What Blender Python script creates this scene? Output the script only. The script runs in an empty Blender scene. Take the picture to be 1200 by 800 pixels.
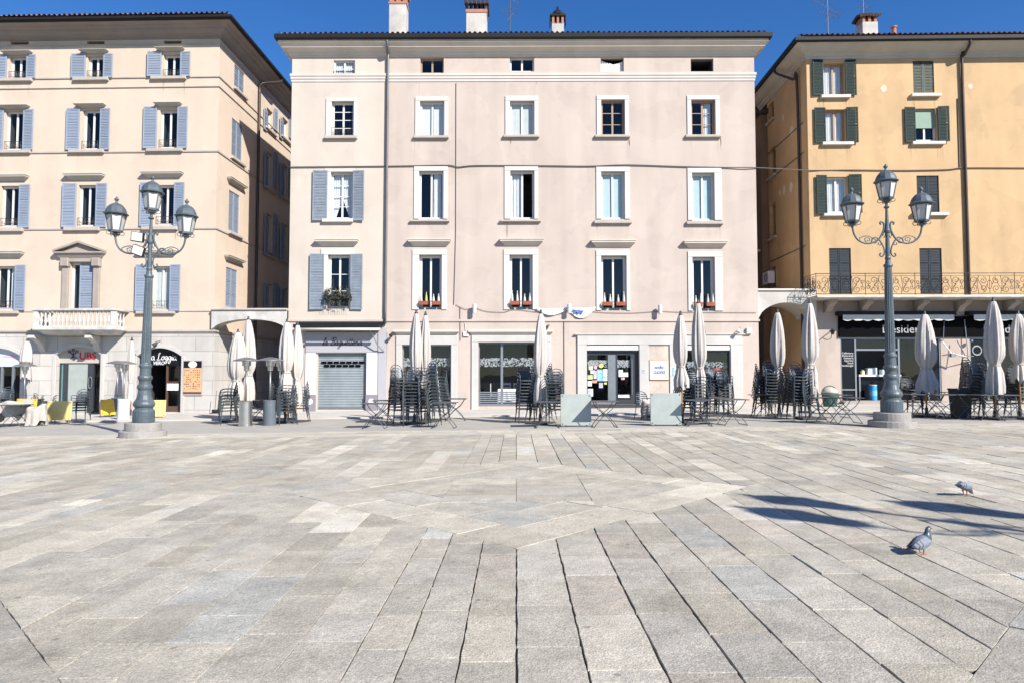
import bpy, math, random
from math import sin, cos, pi, radians, sqrt, tan, atan2
from mathutils import Vector, Matrix, noise
random.seed(7)
S = bpy.context.scene
COL = S.collection
R = random.uniform

# ------------------------------------------------------------------ camera model (24 mm lens, eye at 1.55 m)
PITCH, YAW, EYE, FPX = radians(2.65), radians(0.36), 1.55, 800.0
def ray(px, py):
    u = (px - 600) / FPX; v = (400 - py) / FPX
    y = cos(PITCH) - v * sin(PITCH); z = sin(PITCH) + v * cos(PITCH)
    return Vector((u * cos(YAW) - y * sin(YAW), u * sin(YAW) + y * cos(YAW), z))
KS = 0.0135
def gz(x):                     # the square rises gently to the right
    return KS * max(-40, min(40, x))
def on_ground(px, py, dz=0.0):
    d = ray(px, py)
    t = (EYE - dz) / (KS * d.x - d.z)
    return Vector((d.x * t, d.y * t, gz(d.x * t) + dz))
def at_depth(px, py, Y):
    d = ray(px, py); t = Y / d.y
    return Vector((d.x * t, Y, EYE + d.z * t))

class Frame:                   # a vertical facade plane: local x along it, local y into the building
    def __init__(s, ox, oy, rot):
        s.o = Vector((ox, oy, 0)); s.rot = rot
        s.ex = Vector((cos(rot), sin(rot), 0)); s.ey = Vector((-sin(rot), cos(rot), 0))
    def pl(s, px, py, dy=0.0):
        d = ray(px, py); e = Vector((0, 0, EYE))
        p0 = s.o + s.ey * dy
        t = (p0 - e).dot(s.ey) / d.dot(s.ey)
        p = e + d * t
        return (p - s.o).dot(s.ex), p.z
    def rect(s, r, dy=0.0):
        x0, x1, y0, y1 = r
        ym, xm = (y0 + y1) / 2, (x0 + x1) / 2
        a, b = s.pl(x0, ym, dy)[0], s.pl(x1, ym, dy)[0]
        return min(a, b), max(a, b), s.pl(xm, y1, dy)[1], s.pl(xm, y0, dy)[1]
    def world(s, x, y, z):
        return s.o + s.ex * x + s.ey * y + Vector((0, 0, z))

# ------------------------------------------------------------------ materials
MATS = {}
def nd(nt, t, **kw):
    n = nt.nodes.new(t)
    for k, v in kw.items():
        if k in n.inputs.keys(): n.inputs[k].default_value = v
        else: setattr(n, k, v)
    return n
def mat(name, col, rough=0.7, var=0.08, scale=3.0, bump=0.0, bscale=40.0, metal=0.0, spec=0.5, fine=0.0, streak=0.0, patch=0.0):
    m = bpy.data.materials.new(name); m.use_nodes = True
    nt = m.node_tree; b = nt.nodes['Principled BSDF']
    b.inputs['Roughness'].default_value = rough; b.inputs['Metallic'].default_value = metal
    b.inputs['Specular IOR Level'].default_value = spec
    tc = nd(nt, 'ShaderNodeTexCoord')
    n1 = nd(nt, 'ShaderNodeTexNoise', Scale=scale, Detail=6.0, Roughness=0.6)
    nt.links.new(tc.outputs['Object'], n1.inputs['Vector'])
    mr = nd(nt, 'ShaderNodeMapRange')
    mr.inputs[1].default_value = 0.3; mr.inputs[2].default_value = 0.7
    mr.inputs[3].default_value = 1 - var; mr.inputs[4].default_value = 1 + var
    nt.links.new(n1.outputs['Fac'], mr.inputs[0])
    fac = mr.outputs[0]
    def mul(f, g):
        q = nd(nt, 'ShaderNodeMath', operation='MULTIPLY'); nt.links.new(f, q.inputs[0]); nt.links.new(g, q.inputs[1]); return q.outputs[0]
    if fine:
        n2 = nd(nt, 'ShaderNodeTexNoise', Scale=bscale, Detail=3.0)
        nt.links.new(tc.outputs['Object'], n2.inputs['Vector'])
        m2 = nd(nt, 'ShaderNodeMapRange'); m2.inputs[1].default_value = .3; m2.inputs[2].default_value = .7
        m2.inputs[3].default_value = 1 - fine; m2.inputs[4].default_value = 1 + fine
        nt.links.new(n2.outputs['Fac'], m2.inputs[0]); fac = mul(fac, m2.outputs[0])
    if streak:
        mp = nd(nt, 'ShaderNodeMapping'); mp.inputs['Scale'].default_value = (1.3, 1.3, 0.16)
        nt.links.new(tc.outputs['Object'], mp.inputs['Vector'])
        n3 = nd(nt, 'ShaderNodeTexNoise', Scale=1.0, Detail=2.5, Roughness=0.5)
        nt.links.new(mp.outputs[0], n3.inputs['Vector'])
        m3 = nd(nt, 'ShaderNodeMapRange'); m3.inputs[1].default_value = .35; m3.inputs[2].default_value = .62
        m3.inputs[3].default_value = 1 - streak; m3.inputs[4].default_value = 1.0
        nt.links.new(n3.outputs['Fac'], m3.inputs[0]); fac = mul(fac, m3.outputs[0])
    if patch:
        for sc_, lo, hi in ((.42, .52, .535), (.9, .60, .63), (2.6, .66, .72)):
            n5 = nd(nt, 'ShaderNodeTexNoise', Scale=sc_, Detail=4.0, Roughness=0.5, Distortion=.4)
            nt.links.new(tc.outputs['Object'], n5.inputs['Vector'])
            m5 = nd(nt, 'ShaderNodeMapRange'); m5.inputs[1].default_value = lo; m5.inputs[2].default_value = hi
            m5.inputs[3].default_value = 1.0; m5.inputs[4].default_value = 1 - patch
            nt.links.new(n5.outputs['Fac'], m5.inputs[0]); fac = mul(fac, m5.outputs[0])
    vm = nd(nt, 'ShaderNodeVectorMath', operation='SCALE'); vm.inputs[0].default_value = col[:3]
    nt.links.new(fac, vm.inputs['Scale']); nt.links.new(vm.outputs[0], b.inputs['Base Color'])
    if bump:
        n4 = nd(nt, 'ShaderNodeTexNoise', Scale=bscale, Detail=5.0)
        nt.links.new(tc.outputs['Object'], n4.inputs['Vector'])
        bp = nd(nt, 'ShaderNodeBump', Strength=bump, Distance=0.02)
        nt.links.new(n4.outputs['Fac'], bp.inputs['Height']); nt.links.new(bp.outputs[0], b.inputs['Normal'])
    MATS[name] = m
    return m

mat('plaster_pink', (.485, .405, .35), .9, .065, .45, .15, 30, streak=.10, fine=.02, patch=0.045)
mat('plaster_cream', (.525, .455, .385), .9, .055, .5, .12, 30, streak=.06, fine=.02, patch=0.04)
mat('plaster_peach', (.555, .45, .355), .9, .035, .5, .12, 30, streak=.05, fine=.02, patch=0.035)
mat('plaster_yellow', (.52, .352, .19), .9, .08, .6, .2, 26, streak=.10, fine=.03, patch=0.06)
mat('plaster_grey', (.44, .36, .305), .9, .06, .8, .15, 26, streak=.1, patch=0.06)
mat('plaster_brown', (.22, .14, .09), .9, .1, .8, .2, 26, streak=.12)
mat('plaster_white', (.52, .49, .445), .85, .10, 1.6, .2, 18, streak=.16, patch=0.08)
mat('patch_plaster', (.58, .50, .38), .9, .08, 6, .2, 30)
mat('trim_white', (.555, .53, .49), .7, .03, 2.0, .05, 30, streak=.05)
mat('course_pale', (.54, .485, .44), .8, .05, 1.0, .08, 25, streak=.08)
mat('chimney_plaster', (.50, .475, .44), .9, .14, 2.5, .2, 20, streak=.2)
mat('cornice_cream', (.58, .52, .45), .8, .05, 1.0, .08, 25, streak=.10)
mat('cornice_brown', (.27, .23, .20), .8, .06, 1.0, .08, 25, streak=.10)
mat('cornice_grey', (.47, .435, .37), .8, .05, 1.0, .08, 25, streak=.10)
mat('stone_trim', (.34, .29, .25), .8, .1, 2.0, .15, 25, streak=.1)
mat('stone_sill', (.40, .355, .31), .8, .1, 2.0, .1, 25)
mat('stone_marble', (.485, .465, .435), .55, .07, 1.3, .06, 20, streak=.10)
mat('stone_aged', (.52, .50, .465), .8, .2, 3.0, .2, 30, streak=.25)
mat('stone_warm', (.52, .44, .37), .7, .14, 5.0, .1, 25, streak=.2)
mat('plinth_stone', (.27, .255, .235), .85, .15, 5.0, .35, 60, fine=.15)
mat('wood_white', (.64, .63, .61), .5, .03, 3)
mat('wood_brown', (.34, .22, .14), .6, .1, 6)
mat('shutter_blue', (.245, .29, .365), .6, .06, 3, fine=.04, bscale=30)
mat('shutter_greyblue', (.20, .235, .28), .65, .14, 4, fine=.10, bscale=25)
mat('shutter_green', (.016, .034, .031), .7, .12, 3, fine=.08, bscale=25, spec=.25)
mat('shutter_faded', (.07, .085, .066), .7, .2, 5, fine=.15, bscale=25)
mat('shutter_slate', (.024, .032, .042), .7, .12, 3, fine=.08, bscale=25, spec=.25)
mat('gutter_dark', (.014, .013, .013), .6, .15, 2, spec=.2)
mat('pipe_copper', (.055, .04, .035), .45, .2, 1.5, metal=.3)
mat('pipe_grey', (.13, .135, .14), .45, .12, 1.5, metal=.3)
mat('roof_tile', (.24, .13, .085), .9, .35, 4, .3, 20, fine=.2)
mat('tile_dark', (.06, .045, .04), .9, .35, 6, .4, 25)
mat('brick_red', (.36, .17, .11), .9, .2, 8, .3, 40)
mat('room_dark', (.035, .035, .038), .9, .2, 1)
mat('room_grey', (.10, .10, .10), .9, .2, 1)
mat('curtain', (.70, .70, .69), .9, .05, 5)
mat('blind_mint', (.52, .62, .60), .7, .04, 3)
mat('blind_green', (.20, .29, .23), .7, .06, 3)
mat('blind_cream', (.62, .62, .58), .8, .05, 4)
mat('iron_black', (.02, .02, .022), .5, .15, 4)
mat('iron_grey', (.10, .105, .11), .5, .15, 4, metal=.2)
mat('lamp_paint', (.070, .092, .106), .45, .24, 3, fine=.14, bscale=20)
mat('lamp_glass', (.50, .485, .455), .25, .06, 4, spec=.6)
mat('chair_metal', (.078, .092, .104), .32, .15, 6, metal=.4)
mat('chair_black', (.04, .044, .05), .35, .15, 6)
mat('table_metal', (.062, .066, .072), .45, .14, 5, fine=.06)
mat('umbrella_cloth', (.455, .42, .388), .95, .06, 4, .15, 14, fine=.04)
mat('cloth_beige', (.40, .365, .325), .95, .12, 5, .2, 18)
mat('cloth_white', (.74, .73, .71), .9, .05, 4, .1, 15)
mat('wood_pole', (.46, .24, .09), .5, .12, 6)
mat('alu', (.26, .27, .28), .45, .06, 4, metal=.7)
mat('steel', (.55, .53, .50), .28, .08, 5, metal=.95)
mat('heater_white', (.62, .62, .62), .4, .05, 4)
mat('heater_grey', (.10, .12, .14), .45, .1, 5)
mat('base_dark', (.05, .05, .053), .8, .15, 5)
mat('panel_mint', (.315, .35, .328), .4, .10, 3, fine=.03)
mat('panel_yellow', (.70, .44, .035), .45, .08, 4)
mat('panel_pale_yellow', (.68, .53, .19), .45, .10, 4)
mat('shop_lavender', (.37, .36, .38), .6, .03, 2)
mat('shop_mauve', (.22, .20, .23), .6, .05, 2)
mat('shop_white', (.66, .66, .68), .5, .02, 2)
mat('roller', (.34, .385, .41), .45, .08, 3, metal=.25, streak=.12)
mat('awning_cream', (.60, .56, .48), .8, .06, 3)
mat('awning_white', (.52, .52, .49), .85, .06, 3)
mat('fascia_black', (.005, .005, .006), .9, .2, 3, spec=.05)
mat('panel_black', (.008, .010, .014), .2, .1, 3, spec=.2)
mat('frame_anthracite', (.035, .04, .048), .4, .1, 4)
mat('frame_grey', (.22, .24, .26), .4, .1, 4, metal=.4)
mat('letter_white', (.60, .60, .60), .6, .02, 3)
mat('letter_dim', (.34, .34, .34), .6, .05, 3)
mat('letter_dark', (.06, .055, .07), .6, .05, 3)
mat('letter_red', (.55, .03, .03), .5, .05, 3)
mat('letter_blue', (.10, .18, .42), .6, .05, 3)
mat('sign_beige', (.42, .39, .34), .5, .04, 3)
mat('sign_paleblue', (.50, .54, .62), .5, .04, 3)
mat('sign_cream', (.66, .63, .50), .6, .10, 14)
mat('board_orange', (.62, .34, .17), .6, .10, 9)
mat('teal_glass', (.12, .26, .25), .2, .05, 3)
mat('door_wood', (.085, .05, .035), .5, .15, 5)
mat('bin_green', (.035, .10, .075), .5, .1, 4)
mat('lid_beige', (.46, .43, .36), .5, .1, 4)
mat('terracotta', (.30, .085, .045), .7, .12, 6)
mat('plant_dry', (.055, .06, .04), .9, .4, 20)
mat('lace_grey', (.36, .38, .40), .8, .1, 10)
mat('cone_white', (.50, .48, .43), .8, .12, 15)
mat('cone_green', (.40, .44, .14), .8, .15, 15)
mat('box_cardwhite', (.62, .68, .68), .6, .06, 8)
mat('can_blue', (.04, .30, .62), .4, .15, 8)
for n_, c_ in dict(paper_white=(.76, .76, .74), paper_blue=(.18, .42, .70), paper_yellow=(.80, .80, .12), paper_pink=(.72, .40, .46), paper_green=(.50, .66, .26), paper_orange=(.80, .32, .16), paper_lilac=(.50, .48, .68), paper_sky=(.50, .60, .70), paper_lemon=(.74, .74, .46)).items():
    mat(n_, c_, .7, .12, 18)
mat('pigeon_grey', (.14, .165, .205), .7, .22, 30, fine=.15, bscale=90)
mat('pigeon_pale', (.17, .195, .235), .75, .2, 30, fine=.15, bscale=90)
mat('pigeon_dark', (.035, .038, .05), .6, .3, 30)
mat('pigeon_neck', (.05, .075, .085), .35, .4, 40)
mat('pigeon_leg', (.22, .08, .07), .6, .1, 30)
mat('beak', (.06, .055, .055), .4, .1, 30)
mat('eye_orange', (.55, .15, .02), .2, .1, 30)
mat('cable', (.10, .09, .08), .7, .1, 4)
mat('terrace', (.335, .32, .285), .85, .10, 1.2, .25, 60, fine=.10)
mat('sidewalk', (.46, .435, .395), .85, .12, .9, .2, 45, fine=.08)
mat('ground_sand', (.095, .085, .072), .95, .3, 6, .4, 50)

def glass_mat(name, tint, ior=1.5, rough=0.0):
    m = bpy.data.materials.new(name); m.use_nodes = True; 
    nt = m.node_tree; nt.nodes.clear()
    out = nd(nt, 'ShaderNodeOutputMaterial'); mix = nd(nt, 'ShaderNodeMixShader')
    tr = nd(nt, 'ShaderNodeBsdfTransparent', Color=(*tint, 1)); gl = nd(nt, 'ShaderNodeBsdfGlossy', Roughness=rough)
    lw_ = nd(nt, 'ShaderNodeLayerWeight', Blend=.5); pw_ = nd(nt, 'ShaderNodeMath', operation='POWER'); pw_.inputs[1].default_value = 5.0
    fr = nd(nt, 'ShaderNodeMath', operation='MULTIPLY_ADD'); f0 = ((ior - 1) / (ior + 1)) ** 2; fr.inputs[1].default_value = 1 - f0; fr.inputs[2].default_value = f0
    nt.links.new(lw_.outputs['Facing'], pw_.inputs[0]); nt.links.new(pw_.outputs[0], fr.inputs[0])
    tc = nd(nt, 'ShaderNodeTexCoord'); ns = nd(nt, 'ShaderNodeTexNoise', Scale=1.2, Detail=1.0)
    bp = nd(nt, 'ShaderNodeBump', Strength=.05, Distance=.05)
    nt.links.new(tc.outputs['Object'], ns.inputs['Vector']); nt.links.new(ns.outputs['Fac'], bp.inputs['Height'])
    nt.links.new(bp.outputs[0], gl.inputs['Normal'])
    nt.links.new(fr.outputs[0], mix.inputs[0]); nt.links.new(tr.outputs[0], mix.inputs[1]); nt.links.new(gl.outputs[0], mix.inputs[2])
    nt.links.new(mix.outputs[0], out.inputs['Surface'])
    MATS[name] = m
glass_mat('glass', (.84, .88, .90), 1.55)
glass_mat('glass_clear', (.92, .94, .94), 1.5)

def stone_blocks(name, col, mortar, bw, bh, msize=.012):
    m = mat(name, col, .75, .08, 1.4, .12, 25, streak=.14); nt = m.node_tree; b = nt.nodes['Principled BSDF']
    old = b.inputs['Base Color'].links[0].from_socket
    tc = nd(nt, 'ShaderNodeTexCoord'); sx = nd(nt, 'ShaderNodeSeparateXYZ'); cx = nd(nt, 'ShaderNodeCombineXYZ')
    nt.links.new(tc.outputs['Object'], sx.inputs[0])
    nt.links.new(sx.outputs['X'], cx.inputs['X']); nt.links.new(sx.outputs['Z'], cx.inputs['Y'])
    br = nd(nt, 'ShaderNodeTexBrick', Scale=1.0); br.inputs['Brick Width'].default_value = bw; br.inputs['Row Height'].default_value = bh
    br.inputs['Mortar Size'].default_value = msize; br.inputs['Color1'].default_value = (1, 1, 1, 1); br.inputs['Color2'].default_value = (.88, .87, .86, 1)
    br.inputs['Mortar'].default_value = (*mortar, 1)
    nt.links.new(cx.outputs[0], br.inputs['Vector'])
    vm = nd(nt, 'ShaderNodeVectorMath', operation='MULTIPLY'); nt.links.new(old, vm.inputs[0]); nt.links.new(br.outputs['Color'], vm.inputs[1])
    nt.links.new(vm.outputs[0], b.inputs['Base Color'])
stone_blocks('stone_base', (.515, .49, .455), (.55, .54, .52), 1.5, .62)

def paving_mat():
    m = bpy.data.materials.new('paving'); m.use_nodes = True; nt = m.node_tree; b = nt.nodes['Principled BSDF']
    b.inputs['Roughness'].default_value = .8; b.inputs['Specular IOR Level'].default_value = .2
    at = nd(nt, 'ShaderNodeAttribute', attribute_name='tone')
    tc = nd(nt, 'ShaderNodeTexCoord')
    def noise_range(scale, lo, hi, a=.3, c=.7, det=6.0, rough=.6):
        n = nd(nt, 'ShaderNodeTexNoise', Scale=scale, Detail=det, Roughness=rough); nt.links.new(tc.outputs['Object'], n.inputs['Vector'])
        r = nd(nt, 'ShaderNodeMapRange'); r.inputs[1].default_value = a; r.inputs[2].default_value = c; r.inputs[3].default_value = lo; r.inputs[4].default_value = hi
        nt.links.new(n.outputs['Fac'], r.inputs[0]); return r.outputs[0]
    f = None
    for g in (noise_range(110, .70, 1.25, .32, .68, 2), noise_range(34, .82, 1.15, .3, .7, 4), noise_range(3.2, .80, 1.12), noise_range(.45, .92, 1.06)):
        if f is None: f = g
        else:
            q = nd(nt, 'ShaderNodeMath', operation='MULTIPLY'); nt.links.new(f, q.inputs[0]); nt.links.new(g, q.inputs[1]); f = q.outputs[0]
    vm = nd(nt, 'ShaderNodeVectorMath', operation='SCALE'); nt.links.new(at.outputs['Color'], vm.inputs[0]); nt.links.new(f, vm.inputs['Scale'])
    # rusty stains of their own shape
    vo = nd(nt, 'ShaderNodeTexVoronoi', Scale=2.6); nt.links.new(tc.outputs['Object'], vo.inputs['Vector'])
    vr = nd(nt, 'ShaderNodeMapRange'); vr.inputs[1].default_value = .045; vr.inputs[2].default_value = .07; vr.inputs[3].default_value = .62; vr.inputs[4].default_value = 1.0
    nt.links.new(vo.outputs['Distance'], vr.inputs[0])
    gum = nd(nt, 'ShaderNodeVectorMath', operation='SCALE'); nt.links.new(vm.outputs[0], gum.inputs[0]); nt.links.new(vr.outputs[0], gum.inputs['Scale'])
    dirt = noise_range(1.4, .80, 1.0, .30, .46, 7, .7)
    vm = nd(nt, 'ShaderNodeVectorMath', operation='SCALE'); nt.links.new(gum.outputs[0], vm.inputs[0]); nt.links.new(dirt, vm.inputs['Scale'])
    st = noise_range(.9, 0, .40, .67, .78, 5, .65)
    mx = nd(nt, 'ShaderNodeMixRGB'); mx.inputs['Color2'].default_value = (.42, .29, .17, 1)
    nt.links.new(st, mx.inputs['Fac']); nt.links.new(vm.outputs[0], mx.inputs['Color1']); nt.links.new(mx.outputs[0], b.inputs['Base Color'])
    n4 = nd(nt, 'ShaderNodeTexNoise', Scale=75.0, Detail=4.0); nt.links.new(tc.outputs['Object'], n4.inputs['Vector'])
    n5 = nd(nt, 'ShaderNodeTexNoise', Scale=9.0, Detail=3.0); nt.links.new(tc.outputs['Object'], n5.inputs['Vector'])
    ad = nd(nt, 'ShaderNodeMath', operation='MULTIPLY_ADD'); ad.inputs[1].default_value = 1.3
    nt.links.new(n5.outputs['Fac'], ad.inputs[0]); nt.links.new(n4.outputs['Fac'], ad.inputs[2])
    bp = nd(nt, 'ShaderNodeBump', Strength=.8, Distance=.008); nt.links.new(ad.outputs[0], bp.inputs['Height']); nt.links.new(bp.outputs[0], b.inputs['Normal'])
    MATS['paving'] = m
paving_mat()

# ------------------------------------------------------------------ mesh builder
class MB:
    def __init__(s): s.v = []; s.f = []; s.m = []
    def add(s, vs, fs, mi=0):
        o = len(s.v); s.v += [tuple(p) for p in vs]
        for f in fs: s.f.append(tuple(i + o for i in f)); s.m.append(mi)
        return s
    def box(s, x0, x1, y0, y1, z0, z1, mi=0):
        if x0 > x1: x0, x1 = x1, x0
        if y0 > y1: y0, y1 = y1, y0
        if z0 > z1: z0, z1 = z1, z0
        return s.add([(x0, y0, z0), (x1, y0, z0), (x1, y1, z0), (x0, y1, z0), (x0, y0, z1), (x1, y0, z1), (x1, y1, z1), (x0, y1, z1)],
              [(0, 3, 2, 1), (4, 5, 6, 7), (0, 1, 5, 4), (1, 2, 6, 5), (2, 3, 7, 6), (3, 0, 4, 7)], mi)
    def bbox(s, x0, x1, y0, y1, z0, z1, c=.01, mi=0):      # box with chamfered front edges (y0 side)
        return s.add([(x0, y1, z0), (x1, y1, z0), (x1, y1, z1), (x0, y1, z1), (x0, y0 + c, z0), (x1, y0 + c, z0), (x1, y0 + c, z1), (x0, y0 + c, z1),
               (x0 + c, y0, z0 + c), (x1 - c, y0, z0 + c), (x1 - c, y0, z1 - c), (x0 + c, y0, z1 - c)],
              [(3, 2, 1, 0), (0, 1, 5, 4), (1, 2, 6, 5), (2, 3, 7, 6), (3, 0, 4, 7), (4, 5, 9, 8), (5, 6, 10, 9), (6, 7, 11, 10), (7, 4, 8, 11), (8, 9, 10, 11)], mi)
    def obox(s, c, ax, ay, az, hx, hy, hz, mi=0):
        c = Vector(c); vs = []
        for k in (-1, 1):
            for (i, j) in ((-1, -1), (1, -1), (1, 1), (-1, 1)):
                vs.append(c + ax * (hx * i) + ay * (hy * j) + az * (hz * k))
        return s.add(vs, [(0, 3, 2, 1), (4, 5, 6, 7), (0, 1, 5, 4), (1, 2, 6, 5), (2, 3, 7, 6), (3, 0, 4, 7)], mi)
    def quad(s, a, b, c, d, mi=0): return s.add([a, b, c, d], [(0, 1, 2, 3)], mi)
    def tube(s, pts, r, n=6, mi=0, cap=True):
        pts = [Vector(p) for p in pts]; N = len(pts)
        rs = r if isinstance(r, (list, tuple)) else [r] * N
        vs = []; up = None
        for i, p in enumerate(pts):
            t = (pts[min(i + 1, N - 1)] - pts[max(i - 1, 0)])
            if t.length < 1e-9: t = Vector((0, 0, 1))
            t.normalize()
            if up is None: up = Vector((0, 0, 1)) if abs(t.z) < .9 else Vector((0, 1, 0))
            a = t.cross(up)
            if a.length < 1e-5: a = t.cross(Vector((1, 0, 0)))
            a.normalize(); b = a.cross(t); up = b
            for k in range(n):
                th = 2 * pi * k / n
                vs.append(p + a * (cos(th) * rs[i]) + b * (sin(th) * rs[i]))
        fs = [(i * n + k, i * n + (k + 1) % n, (i + 1) * n + (k + 1) % n, (i + 1) * n + k) for i in range(N - 1) for k in range(n)]
        if cap: fs += [tuple(range(n))[::-1], tuple((N - 1) * n + k for k in range(n))]
        return s.add(vs, fs, mi)
    def lathe(s, prof, n=16, c=(0, 0, 0), mi=0, flute=0.0, cap=True, ph=0.0):
        vs = []
        for (z, r) in prof:
            for k in range(n):
                th = 2 * pi * k / n + ph
                rr = r * (1 - flute * (k % 2))
                vs.append((c[0] + cos(th) * rr, c[1] + sin(th) * rr, c[2] + z))
        N = len(prof)
        fs = [(i * n + k, i * n + (k + 1) % n, (i + 1) * n + (k + 1) % n, (i + 1) * n + k) for i in range(N - 1) for k in range(n)]
        if cap: fs += [tuple(range(n))[::-1], tuple((N - 1) * n + k for k in range(n))]
        return s.add(vs, fs, mi)
    def prism(s, poly, y0, y1, mi=0):                      # polygon in xz extruded along y
        n = len(poly)
        vs = [(x, y0, z) for x, z in poly] + [(x, y1, z) for x, z in poly]
        fs = [tuple(range(n)), tuple(range(n, 2 * n))[::-1]] + [(i, i + n, (i + 1) % n + n, (i + 1) % n) for i in range(n)]
        return s.add(vs, fs, mi)
    def sweep(s, x0, x1, D, prof, mi=0):                   # moulding along a facade with returns at both ends
        vs = []
        for (o, z) in prof:
            vs += [(x0 - o, D, z), (x0 - o, -o, z), (x1 + o, -o, z), (x1 + o, D, z)]
        fs = []
        for i in range(len(prof) - 1):
            for k in range(3): fs.append((i * 4 + k, i * 4 + k + 1, (i + 1) * 4 + k + 1, (i + 1) * 4 + k))
        return s.add(vs, fs, mi)
    def build(s, name, mats, parent=None, smooth=False, rz=0.0, loc=(0, 0, 0), fixn=False):
        me = bpy.data.meshes.new(name); me.from_pydata(s.v, [], s.f)
        if isinstance(mats, str): mats = [mats]
        for m in mats: me.materials.append(MATS[m])
        if len(mats) > 1: me.polygons.foreach_set('material_index', s.m)
        if smooth: me.polygons.foreach_set('use_smooth', [True] * len(me.polygons))
        me.update()
        if fixn:
            import bmesh
            bm = bmesh.new(); bm.from_mesh(me); bmesh.ops.recalc_face_normals(bm, faces=bm.faces); bm.to_mesh(me); bm.free()
        o = bpy.data.objects.new(name, me); COL.objects.link(o)
        if parent: o.parent = parent
        o.rotation_euler = (0, 0, rz); o.location = loc
        return o

def tag(o, label=None, cat=None, group=None, kind=None):
    if label: o['label'] = label
    if cat: o['category'] = cat
    if group: o['group'] = group
    if kind: o['kind'] = kind
    return o
def thing(name, label, cat, loc=(0, 0, 0), rz=0.0, group=None):
    o = bpy.data.objects.new(name, None); COL.objects.link(o)
    o.location = loc; o.rotation_euler = (0, 0, rz); o.empty_display_size = .2
    return tag(o, label, cat, group)
CH = {}
def kids(o):
    return [c for c in bpy.data.objects if c.parent == o]
def copy_tree(o, label=None, loc=None, rz=None, _ch=None):
    c = o.copy(); COL.objects.link(c)
    if label: c['label'] = label
    if loc is not None: c.location = loc
    if rz is not None: c.rotation_euler = (0, 0, rz)
    for k in _KIDS(o):
        d = k.copy(); COL.objects.link(d); d.parent = c
        for g in _KIDS(k):
            e = g.copy(); COL.objects.link(e); e.parent = d
    return c
_cache = {}
def _KIDS(o):
    if o.name not in _cache: _cache[o.name] = kids(o)
    return _cache[o.name]

def text_mesh(body, size, m, parent, loc, name='lettering', align='CENTER', bold=0.0, shear=0.0, extrude=.004, rz=0.0):
    cu = bpy.data.curves.new('t', 'FONT'); cu.body = body; cu.size = size; cu.align_x = align; cu.align_y = 'CENTER'
    cu.extrude = extrude; cu.offset = bold; cu.shear = shear; cu.resolution_u = 3
    ob = bpy.data.objects.new('t', cu); COL.objects.link(ob)
    dg = bpy.context.evaluated_depsgraph_get()
    me = bpy.data.meshes.new_from_object(ob.evaluated_get(dg)); bpy.data.objects.remove(ob); bpy.data.curves.remove(cu)
    me.name = name; me.materials.clear(); me.materials.append(MATS[m])
    me.transform(Matrix.Rotation(pi / 2, 4, 'X'))
    o = bpy.data.objects.new(name, me); COL.objects.link(o); o.parent = parent; o.location = loc; o.rotation_euler = (0, 0, rz)
    return o
GL = {
 'a': (.95, [[(.7, .8), (.4, 1), (.1, .75), (.05, .3), (.3, 0), (.6, .3), (.72, .95), (.7, .3), (.85, 0), (1, .15)]]),
 'l': (.5, [[(0, .2), (.35, 1.2), (.45, 1.9), (.3, 2.0), (.2, 1.4), (.2, .4), (.35, 0), (.55, .2)]]),
 'B': (1.35, [[(.3, 0), (.45, 1.9)], [(0, 1.6), (.5, 2.05), (1.1, 1.9), (1.1, 1.3), (.5, 1.05), (1.15, .9), (1.2, .3), (.7, -.05), (.15, .1)]]),
 'g': (.95, [[(.7, .8), (.4, 1), (.1, .7), (.2, .1), (.55, .25), (.75, .95), (.7, -.4), (.4, -.9), (.15, -.6), (.6, -.1), (.95, .2)]]),
 'u': (.9, [[(0, .9), (.1, .2), (.35, 0), (.65, .4), (.7, .95), (.7, .2), (.95, .1)]]),
 'e': (.72, [[(0, .3), (.5, .55), (.55, .95), (.25, 1), (.1, .5), (.3, .02), (.75, .2)]]),
 't': (.52, [[(.3, 1.7), (.2, .3), (.4, 0), (.6, .2)], [(0, 1.15), (.65, 1.2)]]),
 'r': (.62, [[(0, .6), (.15, 1), (.2, .8), (.2, 0)], [(.2, .7), (.45, 1), (.65, .85)]]),
 'i': (.45, [[(.05, .8), (.15, .9), (.15, .2), (.3, 0), (.5, .2)], [(.2, 1.35), (.24, 1.45)]]),
 'L': (1.25, [[(.8, 1.7), (.6, 2.05), (.4, 1.6), (.35, .4), (.05, .05), (.3, 0), (.9, .05), (1.2, .25)]]),
 'o': (.85, [[(.4, 1), (.1, .8), (.05, .3), (.35, 0), (.65, .3), (.62, .8), (.4, 1), (.85, .8)]]),
 'C': (1.1, [[(1, 1.6), (.7, 2), (.25, 1.6), (.1, .8), (.35, .05), (.8, .1), (1.05, .5)]]),
 's': (.7, [[(.6, .85), (.35, 1), (.15, .75), (.5, .4), (.4, .02), (.05, .1)]]),
 'c': (.75, [[(.6, .8), (.35, 1), (.08, .6), (.15, .1), (.45, .02), (.75, .2)]]),
 'n': (.9, [[(.05, .95), (.12, 0), (.2, .7), (.5, 1), (.62, .6), (.62, .1), (.9, .15)]]),
 'd': (.9, [[(.6, .8), (.3, .95), (.05, .4), (.3, 0), (.6, .4), (.68, 1.9), (.68, .2), (.9, .1)]]),
 ' ': (.6, [])}
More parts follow.
